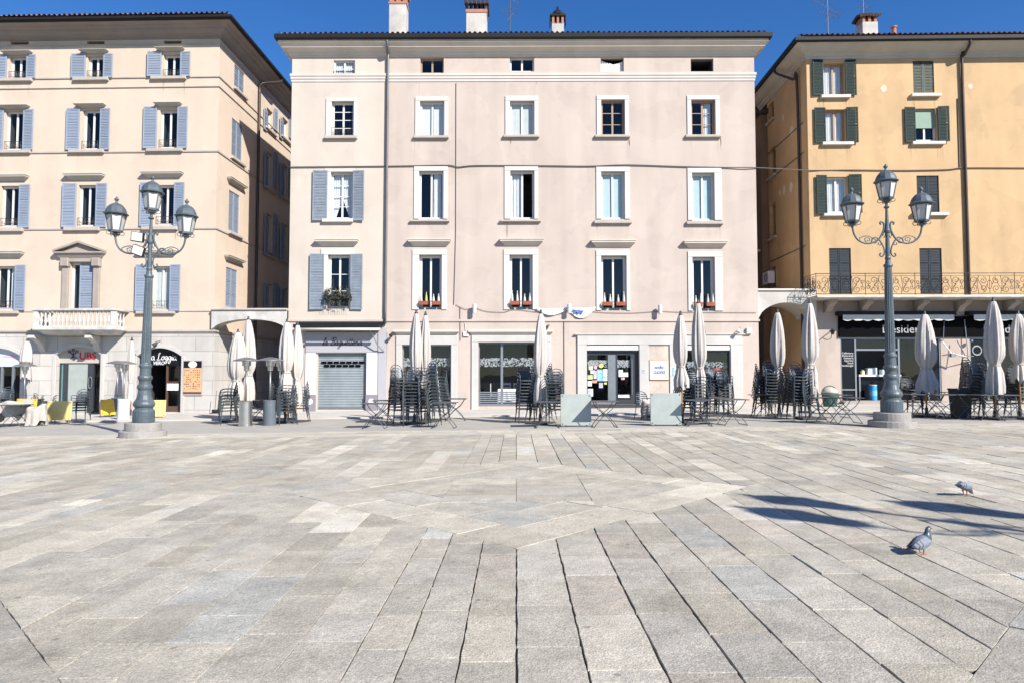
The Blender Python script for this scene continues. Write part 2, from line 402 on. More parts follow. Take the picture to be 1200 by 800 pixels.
def smooth_pl(p, k=4):
    out = []
    for i in range(len(p) - 1):
        p0, p1, p2, p3 = p[max(i - 1, 0)], p[i], p[i + 1], p[min(i + 2, len(p) - 1)]
        for j in range(k):
            t = j / k
            out.append(tuple(.5 * (2 * p1[a] + (p2[a] - p0[a]) * t + (2 * p0[a] - 5 * p1[a] + 4 * p2[a] - p3[a]) * t * t + (3 * p1[a] - p0[a] - 3 * p2[a] + p3[a]) * t ** 3) for a in range(len(p1))))
    out.append(tuple(p[-1])); return out
def script_text(body, x0, x1, zb, y, r, m, parent, shear=.3, name='lettering', squash=1.0):
    w = sum(GL[c][0] for c in body); sc = (x1 - x0) / w; mb = MB(); x = 0
    for c in body:
        for st in GL[c][1]:
            pts = smooth_pl(st)
            mb.tube([(x0 + (x + px + shear * pz) * sc, y, zb + pz * sc * squash) for px, pz in pts], r, 4)
        x += GL[c][0]
    return mb.build(name, m, parent)

# ------------------------------------------------------------------ facade pieces
def hole_wall(mb, x0, x1, z0, z1, holes, depth=.28, y=0.0, mi=0):
    xs = sorted({round(v, 4) for v in [x0, x1] + [h[i] for h in holes for i in (0, 1)] if x0 <= v <= x1})
    zs = sorted({round(v, 4) for v in [z0, z1] + [h[i] for h in holes for i in (2, 3)] if z0 <= v <= z1})
    for i in range(len(xs) - 1):
        for j in range(len(zs) - 1):
            cx, cz = (xs[i] + xs[i + 1]) / 2, (zs[j] + zs[j + 1]) / 2
            if any(h[0] < cx < h[1] and h[2] < cz < h[3] for h in holes): continue
            mb.quad((xs[i], y, zs[j]), (xs[i + 1], y, zs[j]), (xs[i + 1], y, zs[j + 1]), (xs[i], y, zs[j + 1]), mi)
    for (a, b, c, d) in [h[:4] for h in holes]:
        c2 = max(c, z0); d2 = min(d, z1); Y = y + depth
        mb.quad((a, y, c2), (a, Y, c2), (a, Y, d2), (a, y, d2), mi); mb.quad((b, y, d2), (b, Y, d2), (b, Y, c2), (b, y, c2), mi)
        if d <= z1: mb.quad((a, y, d2), (a, Y, d2), (b, Y, d2), (b, y, d2), mi)
        if c >= z0: mb.quad((a, Y, c2), (a, y, c2), (b, y, c2), (b, Y, c2), mi)
    return mb
def arch_fill(mb, x0, x1, zs, za, depth, y=0.0, n=14, mi=0):
    pts = []
    for i in range(n + 1):
        t = -1 + 2 * i / n
        pts.append((x0 + (x1 - x0) * i / n, zs + (za - zs) * (1 - t * t)))
    for (a, c), (b, d) in zip(pts, pts[1:]):
        mb.quad((a, y, c), (b, y, d), (b, y, za + .001), (a, y, za + .001), mi)
        mb.quad((a, y, c), (a, y + depth, c), (b, y + depth, d), (b, y, d), mi)
    return pts
def louvre(mb, x0, x1, z0, z1, y0, t=.035, panels=3, bw=.05):
    # front face at y0; frame of stiles and rails with slanted slats
    mb.box(x0, x0 + bw, y0, y0 + t, z0, z1); mb.box(x1 - bw, x1, y0, y0 + t, z0, z1)
    H = (z1 - z0)
    ed = [z0 + H * i / panels for i in range(panels + 1)]
    for i, e in enumerate(ed):
        a = e if i == 0 else e - bw / 2; a = min(a, z1 - bw)
        mb.box(x0 + bw, x1 - bw, y0 + .002, y0 + t - .002, a, a + bw)
    for i in range(panels):
        za, zb = ed[i] + bw, ed[i + 1] - bw * .6
        n = max(2, int((zb - za) / .062)); s = (zb - za) / n
        for k in range(n):
            z = za + k * s
            mb.add([(x0 + bw, y0 + .004, z), (x1 - bw, y0 + .004, z), (x1 - bw, y0 + t - .004, z + s * 1.05), (x0 + bw, y0 + t - .004, z + s * 1.05)], [(0, 1, 2, 3)])
    return mb
def folds(x0, x1, z0, z1, y, amp=.02, n=None, jit=0.0):
    mb = MB(); n = n or max(4, int((x1 - x0) / .03)); rows = 5
    for j in range(rows + 1):
        for i in range(n + 1):
            x = x0 + (x1 - x0) * i / n; z = z0 + (z1 - z0) * j / rows
            mb.v.append((x + R(-jit, jit), y + amp * sin(i * 1.9 + sin(j * .7) * .5) + R(-.003, .003), z))
    for j in range(rows):
        for i in range(n):
            a = j * (n + 1) + i; mb.f.append((a, a + 1, a + n + 2, a + n + 1)); mb.m.append(0)
    return mb

def window(bld, F, r, holes, rz=0.0, recess=.15, surround=None, sw='trim_white', hood=None, hoodm='cornice_cream', sill=None, sillm='stone_sill',
           shutters=(), shm='shutter_blue', leaf=2, bars=(), fr='wood_white', curtain=None, rail=False, room='room_dark', rdepth=1.1, glass='glass', panels=3, fw=.045, label=None, open_leaf=False, sill_proj=.14, noframe=False):
    a, b, c, d = F.rect(r); holes.append((a, b, c, d))
    y = recess
    mb = MB()                                              # fixed frame in the opening
    mb.box(a + .002, a + fw, y, y + .07, c + .002, d - .002); mb.box(b - fw, b - .002, y, y + .07, c + .002, d - .002)
    mb.box(a + fw, b - fw, y + .001, y + .069, d - fw, d - .002); mb.box(a + fw, b - fw, y + .001, y + .069, c + .002, c + fw)
    w = mb.build('window', fr, bld, rz=rz)
    if label: w['label'] = label
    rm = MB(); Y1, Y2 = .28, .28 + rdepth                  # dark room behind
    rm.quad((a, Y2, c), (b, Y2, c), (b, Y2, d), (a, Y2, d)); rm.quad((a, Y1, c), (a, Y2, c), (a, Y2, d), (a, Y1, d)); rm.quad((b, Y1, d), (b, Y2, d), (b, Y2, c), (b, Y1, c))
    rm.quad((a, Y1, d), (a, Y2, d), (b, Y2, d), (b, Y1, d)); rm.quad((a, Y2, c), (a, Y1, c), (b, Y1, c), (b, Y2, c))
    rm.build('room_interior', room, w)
    ia, ib, ic, idd = a + fw, b - fw, c + fw, d - fw
    if leaf and not noframe:
        sb = MB(); pw = (ib - ia) / leaf; g = .038
        for k in range(leaf):
            x0, x1 = ia + pw * k, ia + pw * (k + 1)
            sb.box(x0 + .002, x0 + g, y + .015, y + .055, ic + .001, idd - .001); sb.box(x1 - g, x1 - .002, y + .015, y + .055, ic + .001, idd - .001)
            sb.box(x0 + g, x1 - g, y + .016, y + .054, ic + .001, ic + g + .02); sb.box(x0 + g, x1 - g, y + .016, y + .054, idd - g, idd - .001)
            for q in bars:
                zz = ic + (idd - ic) * q; sb.box(x0 + g, x1 - g, y + .02, y + .05, zz - .014, zz + .014)
        sb.build('sash', fr, w)
        pb = MB()
        for k in range(leaf):
            if open_leaf and k == leaf - 1: continue
            x0, x1 = ia + pw * k + g, ia + pw * (k + 1) - g
            tl = R(-.006, .006)
            pb.quad((x0, y + .035 + tl, ic + g), (x1, y + .035 - tl, ic + g), (x1, y + .035 - tl * .5, idd - g), (x0, y + .035 + tl * .5, idd - g))
        if pb.f: pb.build('pane', glass, w)
    if curtain == 'full': folds(a + .03, b - .03, c + .05, d - .03, y + .105, .012).build('curtain', 'curtain', w)
    elif curtain == 'mint': folds(a + .03, b - .03, c + .05, d - .03, y + .082, .003, 6).build('blind', 'blind_mint', w)
    elif curtain == 'cream': folds(a + .03, b - .03, c + .05, d - .03, y + .085, .004, 8).build('blind', 'blind_cream', w)
    elif curtain == 'white_board':
        mbx = MB(); mbx.box(ia + .02, (ia + ib) / 2 - .05, y + .09, y + .11, c + .05, idd); mbx.box((ia + ib) / 2 + .05, ib - .02, y + .09, y + .11, c + .05, idd); mbx.build('blind', 'curtain', w)
    elif curtain == 'half_green': MB().box(ia - .01, ib + .01, y - .03, y - .01, c + (d - c) * .42, idd).build('blind', 'blind_green', w)
    elif curtain == 'sides':
        q = folds(a + .03, (a + b) / 2 + .02, c + .05, d - .03, y + .11, .014)
        mid = (c + d) / 2
        q.v = [(a + .03 + (x - a - .03) * (1 if z > mid else max(.25, 1 - (mid - z) / (mid - c) * .75)), yy, z) for x, yy, z in q.v]
        q.build('curtain', 'curtain', w)
        q2 = MB(); q2.v = [(a + b - x, yy, z) for x, yy, z in q.v]; q2.f = [f[::-1] for f in q.f]; q2.m = q.m; q2.build('curtain', 'curtain', w)
    elif curtain == 'right':
        folds((a + b) / 2 + .08, b - .12, c + .1, d - .05, y + .11, .014).build('curtain', 'curtain', w)
    elif curtain == 'left':
        folds(a + .05, (a + b) / 2 - .02, c + .05, d - .05, y + .13, .02, 9, .01).build('curtain', 'curtain', w)
    elif curtain == 'sheet':
        q = folds(a + .02, b - .02, c + .02, d - .02, y + .02, .015)
        q.v = [(x, yy, z - (z - c) / (d - c) * .16 * sin(pi * (x - a) / (b - a)) - (0.05 if x > (a + b) / 2 else 0) * (z - c) / (d - c)) for x, yy, z in q.v]
        q.build('curtain', 'cloth_white', w)
    if surround:
        oa, ob, oc, od = F.rect(surround); sb = MB(); p = -.045
        sb.bbox(oa, a - .001, p, .02, oc, d + .001, .012); sb.bbox(b + .001, ob, p, .02, oc, d + .001, .012); sb.bbox(oa, ob, p - .002, .02, d + .003, od, .012)
        if c - oc > .03 and not sill: sb.bbox(a, b, p, .02, oc, c - .001, .01)
        sb.build('surround', sw, w)
    if sill:
        sa, s_b, sc, sd = F.rect(sill); MB().bbox(sa, s_b, -sill_proj, .15, sc, sd, .012).build('sill', sillm, w)
    if hood:
        ha, hb, hc, hd = F.rect(hood); q = MB(); H = hd - hc
        prof = [(.03, hc), (.06, hc + H * .15), (.09, hc + H * .3), (.17, hc + H * .55), (.22, hc + H * .62), (.22, hc + H * .8), (.25, hc + H * .86), (.25, hd), (-.02, hd + .02)]
        q.sweep(ha + .22, hb - .22, .01, prof)
        q.build('hood', hoodm, w, fixn=False)
    for s in shutters:
        sa, sb_, sc, sd = F.rect(s[:4]); mode = s[4] if len(s) > 4 else 'open'
        q = MB(); W = sb_ - sa
        if mode == 'closed':
            louvre(q, sa, sb_, sc, sd, .03, panels=panels); q.build('shutter', shm, w)
        elif mode == 'pair':
            m_ = (sa + sb_) / 2
            for (x0, x1) in ((sa, m_ - .006), (m_ + .006, sb_)):
                q = MB(); louvre(q, x0, x1, sc, sd, .03, panels=panels); q.build('shutter', shm, w)
        else:
            louvre(q, 0, W, sc, sd, 0, panels=panels)
            ang = R(.03, .10); right = (sa + sb_) / 2 > (a + b) / 2
            th = -ang if right else ang
            # hinge on the side of the opening, free edge stands a little off the wall
            if right: q.v = [(sa + x * cos(th) - yy * sin(th), -.075 + x * sin(th) + yy * cos(th), z) for x, yy, z in q.v]
            else: q.v = [(sb_ + (x - W) * cos(th) - yy * sin(th), -.075 + (x - W) * sin(th) + yy * cos(th), z) for x, yy, z in q.v]
            q.build('shutter', shm, w)
    if rail:
        q = MB(); h = min(.36, (d - c) * .3)
        q.tube([(a, -.02, c + h), (b, -.02, c + h)], .012, 5); q.tube([(a, -.02, c + .06), (b, -.02, c + .06)], .01, 5)
        n = max(5, int((b - a) / .11))
        for k in range(n + 1):
            x = a + (b - a) * k / n; q.tube([(x, -.02, c + .06), (x, -.02, c + h)], .007, 4)
            if k < n:
                cx = x + (b - a) / n / 2; q.tube([(cx + .035 * cos(t), -.02, c + h * .55 + .05 * sin(t)) for t in [2 * pi * i / 8 for i in range(9)]], .006, 4)
        q.build('railing', 'iron_black', w)
    return w, (a, b, c, d)

def pipe(bld, pts, r, m, rz=0.0):
    q = MB(); q.tube(smooth_pl(pts, 5), r, 8)
    return q.build('downpipe', m, bld, smooth=True, rz=rz)
def roof(bld, x0, x1, D, z, o, slope, hip=True, m='roof_tile', wave=True):
    # low pitched hipped roof of corrugated tiles, eaves at z standing o out from the walls
    mb = MB(); X0, X1, Y0, Y1 = x0 - o, x1 + o, -o, D + o
    ym = (Y0 + Y1) / 2; zr = z + slope * (ym - Y0); run = (ym - Y0)
    n = int((X1 - X0) / .055)
    for i in range(n + 1):
        x = X0 + (X1 - X0) * i / n; w = .028 * cos(2 * pi * x / .22) + R(-.006, .006)
        yy = min(ym, Y0 + min(x - X0, X1 - x)) if hip else ym
        for t in (0, .02, 1): mb.v.append((x, Y0 + (yy - Y0) * t - (R(0, .03) if t == 0 else 0), z + .235 + slope * (yy - Y0) * t + w * 1.7))
    for i in range(n):
        for k in range(2):
            a = i * 3 + k; mb.f.append((a, a + 3, a + 4, a + 1)); mb.m.append(0)
    zb = z + .035
    A = [(X0, Y0, zb), (X1, Y0, zb), (X1, Y1, zb), (X0, Y1, zb), (X0 + run, ym, zr), (X1 - run, ym, zr)]
    mb.add(A, [(1, 2, 5), (2, 3, 4, 5), (3, 0, 4), (0, 3, 2, 1)])
    return mb.build('roof', m, bld)
def chimney(rf, x, y, w, d, z0, z1, style):
    mb = MB(); mb.box(x - w / 2, x + w / 2, y - d / 2, y + d / 2, z0, z1)
    c = mb.build('chimney', 'chimney_plaster', rf)
    q = MB()
    if style == 'brick':
        q.box(x - w * .54, x + w * .54, y - d * .54, y + d * .54, z1, z1 + .1)
        for k in (-1, 0, 1): q.box(x + k * w * .4 - .07, x + k * w * .4 + .07, y - d * .48, y + d * .48, z1 + .1, z1 + .5)
        q.box(x - w * .6, x + w * .6, y - d * .6, y + d * .6, z1 + .5, z1 + .62); q.box(x - w * .4, x + w * .4, y - d * .3, y + d * .3, z1 + .1, z1 + .4)
        q.build('chimney_cap', 'brick_red', c)
    elif style == 'tiled':
        q.box(x - w * .53, x + w * .53, y - d * .53, y + d * .53, z1, z1 + .16)
        q.build('brick_band', 'brick_red', c)
        q = MB()
        for k in range(5): q.box(x + (k - 2) * w * .24 - .04, x + (k - 2) * w * .24 + .04, y - d * .48, y + d * .48, z1 + .16, z1 + .42)
        for k in range(6):
            for s_ in (-1, 1):
                cx = x + (k - 2.5) * w * .21
                q.tube([(cx, y + s_ * d * .75, z1 + .42 + R(-.02, .02)), (cx, y, z1 + .68 + R(-.03, .03))], [.085, .06], 7)
        q.tube([(x - w * .62, y, z1 + .66), (x + w * .6, y, z1 + .67)], .08, 7)
        q.build('chimney_cap', 'tile_dark', c)
    elif style == 'dome':
        q.box(x - w * .5, x - w * .3, y - d * .5, y + d * .5, z1, z1 + .36); q.box(x + w * .3, x + w * .5, y - d * .5, y + d * .5, z1, z1 + .36); q.box(x - .05, x + .05, y - d * .5, y + d * .5, z1, z1 + .36)
        q.build('brick_band', 'brick_red', c)
        q = MB(); q.box(x - w * .62, x + w * .62, y - d * .62, y + d * .62, z1 + .36, z1 + .46)
        q.lathe([(z1 + .46, w * .62), (z1 + .6, w * .5), (z1 + .75, w * .25), (z1 + .8, .05), (z1 + .9, .06), (z1 + .98, .02)], 10, (x, y, 0))
        q.box(x - w * .68, x - w * .62, y - d * .5, y + d * .5, z1 + .02, z1 + .46); q.box(x + w * .62, x + w * .68, y - d * .5, y + d * .5, z1 + .02, z1 + .46)
        q.build('chimney_cap', 'gutter_dark', c)
    else:
        for k in (-1, 0, 1): q.box(x + k * w * .38 - .06, x + k * w * .38 + .06, y - d * .45, y + d * .45, z1, z1 + .3)
        q.box(x - w * .42, x + w * .42, y - d * .2, y + d * .2, z1, z1 + .28)
        q.build('brick_band', 'brick_red', c)
        q = MB()
        for k in range(7):
            for s_ in (-1, 1):
                cx = x + (k - 3) * w * .2; q.tube([(cx, y + s_ * d * .62, z1 + .31 + R(-.02, .02)), (cx, y, z1 + .46 + R(-.02, .02))], [.085, .07], 7)
        q.build('chimney_cap', 'tile_dark', c)
    return c
def shell(bld, x0, x1, D, z0, z1, m, left=True, right=True):
    q = MB()
    if left: q.quad((x0, D, z0), (x0, 0, z0), (x0, 0, z1), (x0, D, z1))
    if right: q.quad((x1, 0, z0), (x1, D, z0), (x1, D, z1), (x1, 0, z1))
    q.quad((x1, D, z0), (x0, D, z0), (x0, D, z1), (x1, D, z1))
    q.quad((x0, .0, z1), (x1, .0, z1), (x1, D, z1), (x0, D, z1))
    return q.build('side_wall', m, bld)
def lace(mb, a, b, z0, z1, y, n):
    for _ in range(n):
        x = R(a, b); h = (z1 - z0); t = R(0, 1) ** 1.3
        z = z1 - t * h; s = R(.025, .055); th = R(0, pi)
        ux, uz = cos(th) * s, sin(th) * s; vx, vz = -sin(th) * s * .45, cos(th) * s * .45
        mb.add([(x - ux, y, z - uz), (x + vx, y - .004, z + vz), (x + ux, y, z + uz), (x - vx, y - .004, z - vz)], [(0, 1, 2, 3)])
    return mb

# ================================================================== MAIN HOUSE (middle)
FM = Frame(0, 29.0, 0)
main = thing('apartment_house', 'pale pink plastered house in the middle, with three chimneys and a bakery shutter', 'building', (0, 29, 0))
mx0, mx1 = FM.pl(339.5, 270)[0], FM.pl(887, 270)[0]
xs = FM.pl(454, 220)[0]
H = []
# attic row
window(main, FM, (391, 416, 71, 89.5), H, recess=.08, leaf=2, bars=(.5,), curtain='full', fw=.04, rail=True)
window(main, FM, (492.5, 520, 68, 86), H, recess=.14, leaf=2, fr='wood_brown', fw=.03)
window(main, FM, (597.5, 626, 67, 84), H, recess=.14, leaf=2, fw=.03)
window(main, FM, (704, 731, 68, 84), H, leaf=2, noframe=True, fr='iron_grey', fw=.02, curtain='sheet', label='attic opening half covered by a sagging white sheet')
window(main, FM, (809.5, 836, 69, 84), H, leaf=2, noframe=True, fr='iron_grey', fw=.02, label='empty black attic opening')
# fourth floor
SL = lambda x0, x1, y: (x0, x1, y, y + 3)
window(main, FM, (388.5, 414.5, 119.5, 160), H, surround=(382, 418, 115.5, 160), sill=(381, 419, 160, 163.5), bars=(.25, .5, .75), rail=True, glass='glass')
window(main, FM, (492, 520.5, 119, 160), H, surround=(486.5, 525, 114, 160), sill=(485, 526, 160, 163), curtain='white_board')
window(main, FM, (597.5, 626, 119, 159), H, surround=(592, 630.5, 113, 159), sill=(590, 632, 159, 162), curtain='cream')
window(main, FM, (704.5, 732, 117.5, 159), H, surround=(699, 736.5, 112.5, 159), sill=(697, 738, 159, 162), fr='wood_brown', bars=(.33, .67))
window(main, FM, (810, 838, 117.5, 159), H, surround=(805, 843, 112.5, 159), sill=(803, 844.5, 159, 162), fr='wood_brown', bars=(.33, .67), curtain='right')
# third floor
window(main, FM, (387.5, 413, 202, 257), H, surround=(380, 415, 198, 257), sill=(378, 414, 257, 261), sillm='trim_white', bars=(.27, .5, .74), curtain='sides', shutters=[(367, 384, 200.5, 259), (414, 427, 200.5, 259)], shm='shutter_greyblue')
window(main, FM, (491, 519.5, 201, 257), H, surround=(485, 524.5, 195.5, 257), sill=(481, 527, 258.5, 260.5), curtain='right')
window(main, FM, (598, 626, 200.5, 257), H, surround=(591, 630.5, 195.5, 257), sill=(586, 634, 258.5, 260.5), curtain='left', open_leaf=True, label='window with one leaf open and a crumpled plastic sheet behind the other')
window(main, FM, (704.5, 732, 201.5, 257), H, surround=(698.5, 738, 196, 257), sill=(696, 740, 259, 262.5), curtain='mint')
window(main, FM, (811, 837, 203, 258.5), H, surround=(805.5, 845.5, 197.5, 258.5), sill=(804, 847, 260, 263.5), curtain='mint')
# second floor with cornices over the windows
window(main, FM, (384, 410.5, 299, 362), H, surround=(376, 415, 292, 362), hood=(371, 420, 281, 289), bars=(.33, .66), shutters=[(363.5, 380, 298, 363), (411, 425, 298, 363)], shm='shutter_greyblue', fw=.07)
w2 = []
for (o, s, h) in (((491, 517.5, 299, 363), (483, 523.5, 292.5, 363), (479, 528, 281, 289)), ((597, 624, 299, 363), (590, 630.5, 292.5, 363), (586, 636, 280.5, 288.5)),
                  ((704.5, 734, 300, 364), (698.5, 738, 293.5, 364), (693, 744, 282, 290)), ((811.5, 837.5, 301.5, 364.5), (806, 846.5, 295, 364.5), (801, 851, 283, 291))):
    w2.append(window(main, FM, o, H, surround=s, hood=h, rail=True, fw=.07, recess=.2)[1])
# lintel blocks between window and cornice
for (x0, x1, y0, y1) in ((376, 415, 289, 292), (483, 523.5, 289, 292), (590, 630.5, 288.5, 292), (698.5, 738, 290, 293), (806, 846.5, 291, 294.5)):
    pass
# ground floor openings
zg = lambda x: gz(x) + .06
def door_hole(F, r, holes, extra=0.0):
    a, b, c, d = F.rect(r); c = zg(F.world((a + b) / 2, 0, 0).x) + extra; holes.append((a, b, c, d)); return a, b, c, d
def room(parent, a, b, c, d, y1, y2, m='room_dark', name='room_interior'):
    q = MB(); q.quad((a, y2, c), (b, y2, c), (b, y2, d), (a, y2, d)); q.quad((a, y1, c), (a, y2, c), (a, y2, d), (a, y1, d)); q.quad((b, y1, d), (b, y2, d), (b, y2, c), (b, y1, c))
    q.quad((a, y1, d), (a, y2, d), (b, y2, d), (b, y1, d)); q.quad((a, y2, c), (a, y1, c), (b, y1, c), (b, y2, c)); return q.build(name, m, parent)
# --- bakery with roller shutter
ra, rb, rc, rd = door_hole(FM, (372, 428.5, 414, 479), H, .05)
bk = MB(); u = lambda x, y=440: FM.pl(x, y)[0]; zz = lambda y, x=400: FM.pl(x, y)[1]
bk.bbox(u(358), u(443), -.07, .0, zz(413), zz(389), .01)
shopA = bk.build('shopfront', 'shop_lavender', main)
for (x0, x1) in ((358, 370), (429.5, 442)):
    MB().bbox(u(x0), u(x1), -.055, .0, zz(462), zz(413.3), .008).build('pilaster', 'shop_white', shopA)
    q = MB(); q.bbox(u(x0) - .02, u(x1) + .02, -.085, .0, zg(-7) - .1, zz(462) - .003, .01); q.build('pilaster_base', 'shop_mauve', shopA)
    q = MB(); q.lathe([(0, .13), (.012, .12)], 14); q.v = [((u(x0) + u(x1)) / 2 + x, -.085 - z, zz(470) + y) for x, y, z in q.v]; q.build('emblem', 'shop_white', shopA)
MB().box(u(443.2), u(453), -.04, .0, zg(-6) - .1, zz(384), 0).build('pilaster', 'shop_lavender', shopA)
q = MB(); n = 34; hh = (rd - rc) / n
for k in range(n):
    z = rc + hh * k; q.add([(ra, .14, z), (rb, .14, z), (rb, .105, z + hh * .5), (ra, .105, z + hh * .5), (rb, .14, z + hh), (ra, .14, z + hh)], [(0, 1, 2, 3), (3, 2, 4, 5)])
sh = q.build('roller_shutter', 'roller', shopA)
q = MB()
for row, yy in enumerate((424.3, 428.3)):
    for k in range(7 if row == 0 else 6):
        x = 375.5 + 7.4 * k + (3.2 if row else 0); q.box(u(x), u(x + 6.2), .085, .10, zz(yy + 1.35), zz(yy - 1.2))
q.build('shutter_slots', 'fascia_black', sh)
MB().box(ra, rb, .06, .15, rc, rc + .07).build('bottom_bar', 'frame_grey', sh)
script_text('la Baguetteria', u(377.5), u(424), zz(404.5), -.078, .0135, 'letter_dark', shopA, shear=.35)
q = MB(); q.box(u(348), u(447), -.62, -.02, zz(385.5) + .02, zz(381)); q.box(u(347), u(449), -.14, -.02, zz(382.5) + .06, zz(379) + .02)
aw = q.build('awning', 'gutter_dark', shopA)
q = MB(); q.tube([(u(349, 388) * .985, -.66, zz(387)), (u(447, 388) * .985, -.66, zz(387))], .055, 8); q.build('front_bar', 'awning_cream', aw, smooth=True)
q = MB(); q.tube([(u(437), -.6, zz(388)), (u(444), -.3, zz(405)), (u(450), -.06, zz(412))], .022, 6); q.tube([(u(443), -.08, zz(388)), (u(443), -.08, zz(412))], .015, 6); q.build('crank_arm', 'frame_grey', aw)
# --- two restaurant windows
def shopwin(o, s, h, lace_seed, mull=True, rdepth=1.2, slats=True):
    a, b, c, d = door_hole(FM, o, H, .10)
    f = MB(); t = .05
    f.box(a, a + t, .14, .22, c, d); f.box(b - t, b, .14, .22, c, d); f.box(a + t, b - t, .141, .219, d - t, d); f.box(a + t, b - t, .141, .219, c, c + t)
    hz = d - (d - c) * .02
    zt = FM.pl(600, 420)[1]
    if mull:
        m_ = a + (b - a) * .36; f.box(m_ - .05, m_ + .05, .142, .218, c + t, d - t)
    if slats:
        zs_ = c + .62
        for k in range(7): f.box(a + t, b - t, .15, .20, c + t + .085 * k, c + t + .085 * k + .05)
    w = f.build('shop_window', 'frame_grey', main)
    g = MB(); g.quad((a, .18, c), (b, .18, c), (b, .18, d), (a, .18, d)); g.build('pane', 'glass_clear', w)
    l = MB(); lace(l, a + t, b - t, zt - .33, zt + .02, .20, int(170 * (b - a))); l.build('lace_valance', 'lace_grey', w)
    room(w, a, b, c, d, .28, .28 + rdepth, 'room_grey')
    oa, ob, oc, od = FM.rect(s); q = MB(); oc = zg((oa + ob) / 2) - .1
    q.bbox(oa, a - .001, -.06, .02, oc, d, .012); q.bbox(b + .001, ob, -.06, .02, oc, d, .012); q.bbox(oa, ob, -.062, .02, d + .002, od, .012)
    q.build('surround', 'stone_marble', w)
    ha, hb, hc, hd = FM.rect(h); q = MB(); HH = hd - hc
    q.sweep(ha + .16, hb - .16, .01, [(.02, hc), (.05, hc + HH * .3), (.12, hc + HH * .55), (.16, hc + HH * .6), (.16, hd), (-.02, hd + .02)]); q.build('hood', 'cornice_cream', w)
    return w, (a, b, c, d)
shopwin((471, 528.5, 404, 479), (464, 536, 393, 479), (461, 538, 387, 392), 1, mull=False)
wB, (ba, bb, bc, bd) = shopwin((560.5, 637, 401, 479), (552.5, 645.5, 393, 479), (549, 648, 386.5, 393), 2, rdepth=3.2)
# --- wide stone front with glass door
oa, ob, oc, od = FM.rect((676.5, 870, 393, 478)); zb = zg(5) - .15
d1 = door_hole(FM, (687.6, 749, 404, 478), H, .14); dw = FM.rect((792, 856, 404, 449.6)); 
H.append((dw[0], dw[1], dw[2], dw[3]))
q = MB()
for (x0, x1) in ((676.5, 687.6), (749, 760), (784.5, 792), (856, 870)):
    q.bbox(FM.pl(x0, 440)[0] + .001, FM.pl(x1, 440)[0] - .001, -.075, .01, zb, d1[3] - .001, .012)
q.bbox(oa, ob, -.078, .01, d1[3] + .001, od, .012)
q.sweep(oa - .0, ob + .0, .01, [(.08, od), (.12, od + .03), (.12, od + .07), (-.02, od + .09)])
st = q.build('stone_front', 'stone_marble', main)
pa, pb = FM.pl(760, 440)[0], FM.pl(784.5, 440)[0]
MB().bbox(pa + .001, pb - .001, -.02, .01, zb, d1[3], .005).build('stone_panel', 'stone_warm', st)
MB().bbox(dw[0], dw[1], -.05, .2, zb, dw[2] - .002, .01).build('window_apron', 'stone_marble', st)
for hh_ in (d1, dw):
    q = MB(); z1_ = FM.pl(720, 404.5)[1]; z0_ = FM.pl(720, 410.5)[1]; q.bbox(hh_[0] + .001, hh_[1] - .001, -.03, .10, z0_, z1_ - .01, .02); q.build('blind_box', 'wood_white', st)
dz = d1[3]
q = MB(); X = lambda p: FM.pl(p, 445)[0]
q.box(d1[0] + .001, X(689), .13, .24, d1[2], dz); q.box(X(746), d1[1] - .001, .13, .24, d1[2], dz); q.box(X(689), X(746), .131, .239, z0_ - .18, z0_)
q.box(X(722), X(724), .12, .20, d1[2] + .02, z0_ - .18); q.box(X(739.5), X(746), .12, .20, d1[2] + .02, z0_ - .18); q.box(X(724), X(739.5), .121, .199, d1[2] + .02, d1[2] + .2)
dr = q.build('shop_door', 'frame_anthracite', main)
q = MB(); q.box(X(713), X(722), .125, .21, d1[2], z0_ - .18); q.box(X(689), X(713), .14, .2, d1[2], d1[2] + .10); q.build('door_post', 'frame_grey', dr)
q = MB(); q.quad((d1[0], .17, d1[2]), (d1[1], .17, d1[2]), (d1[1], .17, dz), (d1[0], .17, dz)); q.build('pane', 'glass_clear', dr)
q = MB(); q.tube([(X(741), .06, d1[2] + .4), (X(741), .06, d1[2] + 1.9)], .02, 6); q.build('handle', 'alu', dr)
q = MB(); lace(q, X(689), X(713), FM.pl(720, 430)[1], FM.pl(720, 422)[1], .19, 240); lace(q, X(723), X(740), FM.pl(720, 430)[1], FM.pl(720, 422)[1], .19, 180); q.build('lace_valance', 'lace_grey', dr)
q = MB(); q.box(X(687) - .05, X(750), -.55, -.08, zb, d1[2] - .07); q.box(X(688), X(749), -.30, .24, zb, d1[2] - .002); q.build('doorstep', 'base_dark', dr)
room(dr, d1[0], d1[1], d1[2], dz, .28, 2.4)
q = MB(); t = .06; a, b, c, d = dw
q.box(a, a + t, .14, .22, c, d); q.box(b - t, b, .14, .22, c, d); q.box(a + t, b - t, .141, .219, d - .3, d); q.box(a + t, b - t, .141, .219, c, c + t)
w = q.build('shop_window', 'frame_anthracite', main); q = MB(); q.quad((a, .18, c), (b, .18, c), (b, .18, d), (a, .18, d)); q.build('pane', 'glass', w)
q = MB(); lace(q, a + t, b - t, FM.pl(720, 431)[1], FM.pl(720, 424)[1], .2, 260); q.build('lace_valance', 'lace_grey', w); room(w, a, b, c, d, .28, 1.6, 'room_grey')
q = MB(); q.box(X(838), X(846), .2, .22, FM.pl(840, 434)[1], FM.pl(840, 431)[1]); q.build('open_sign', 'letter_red', w)
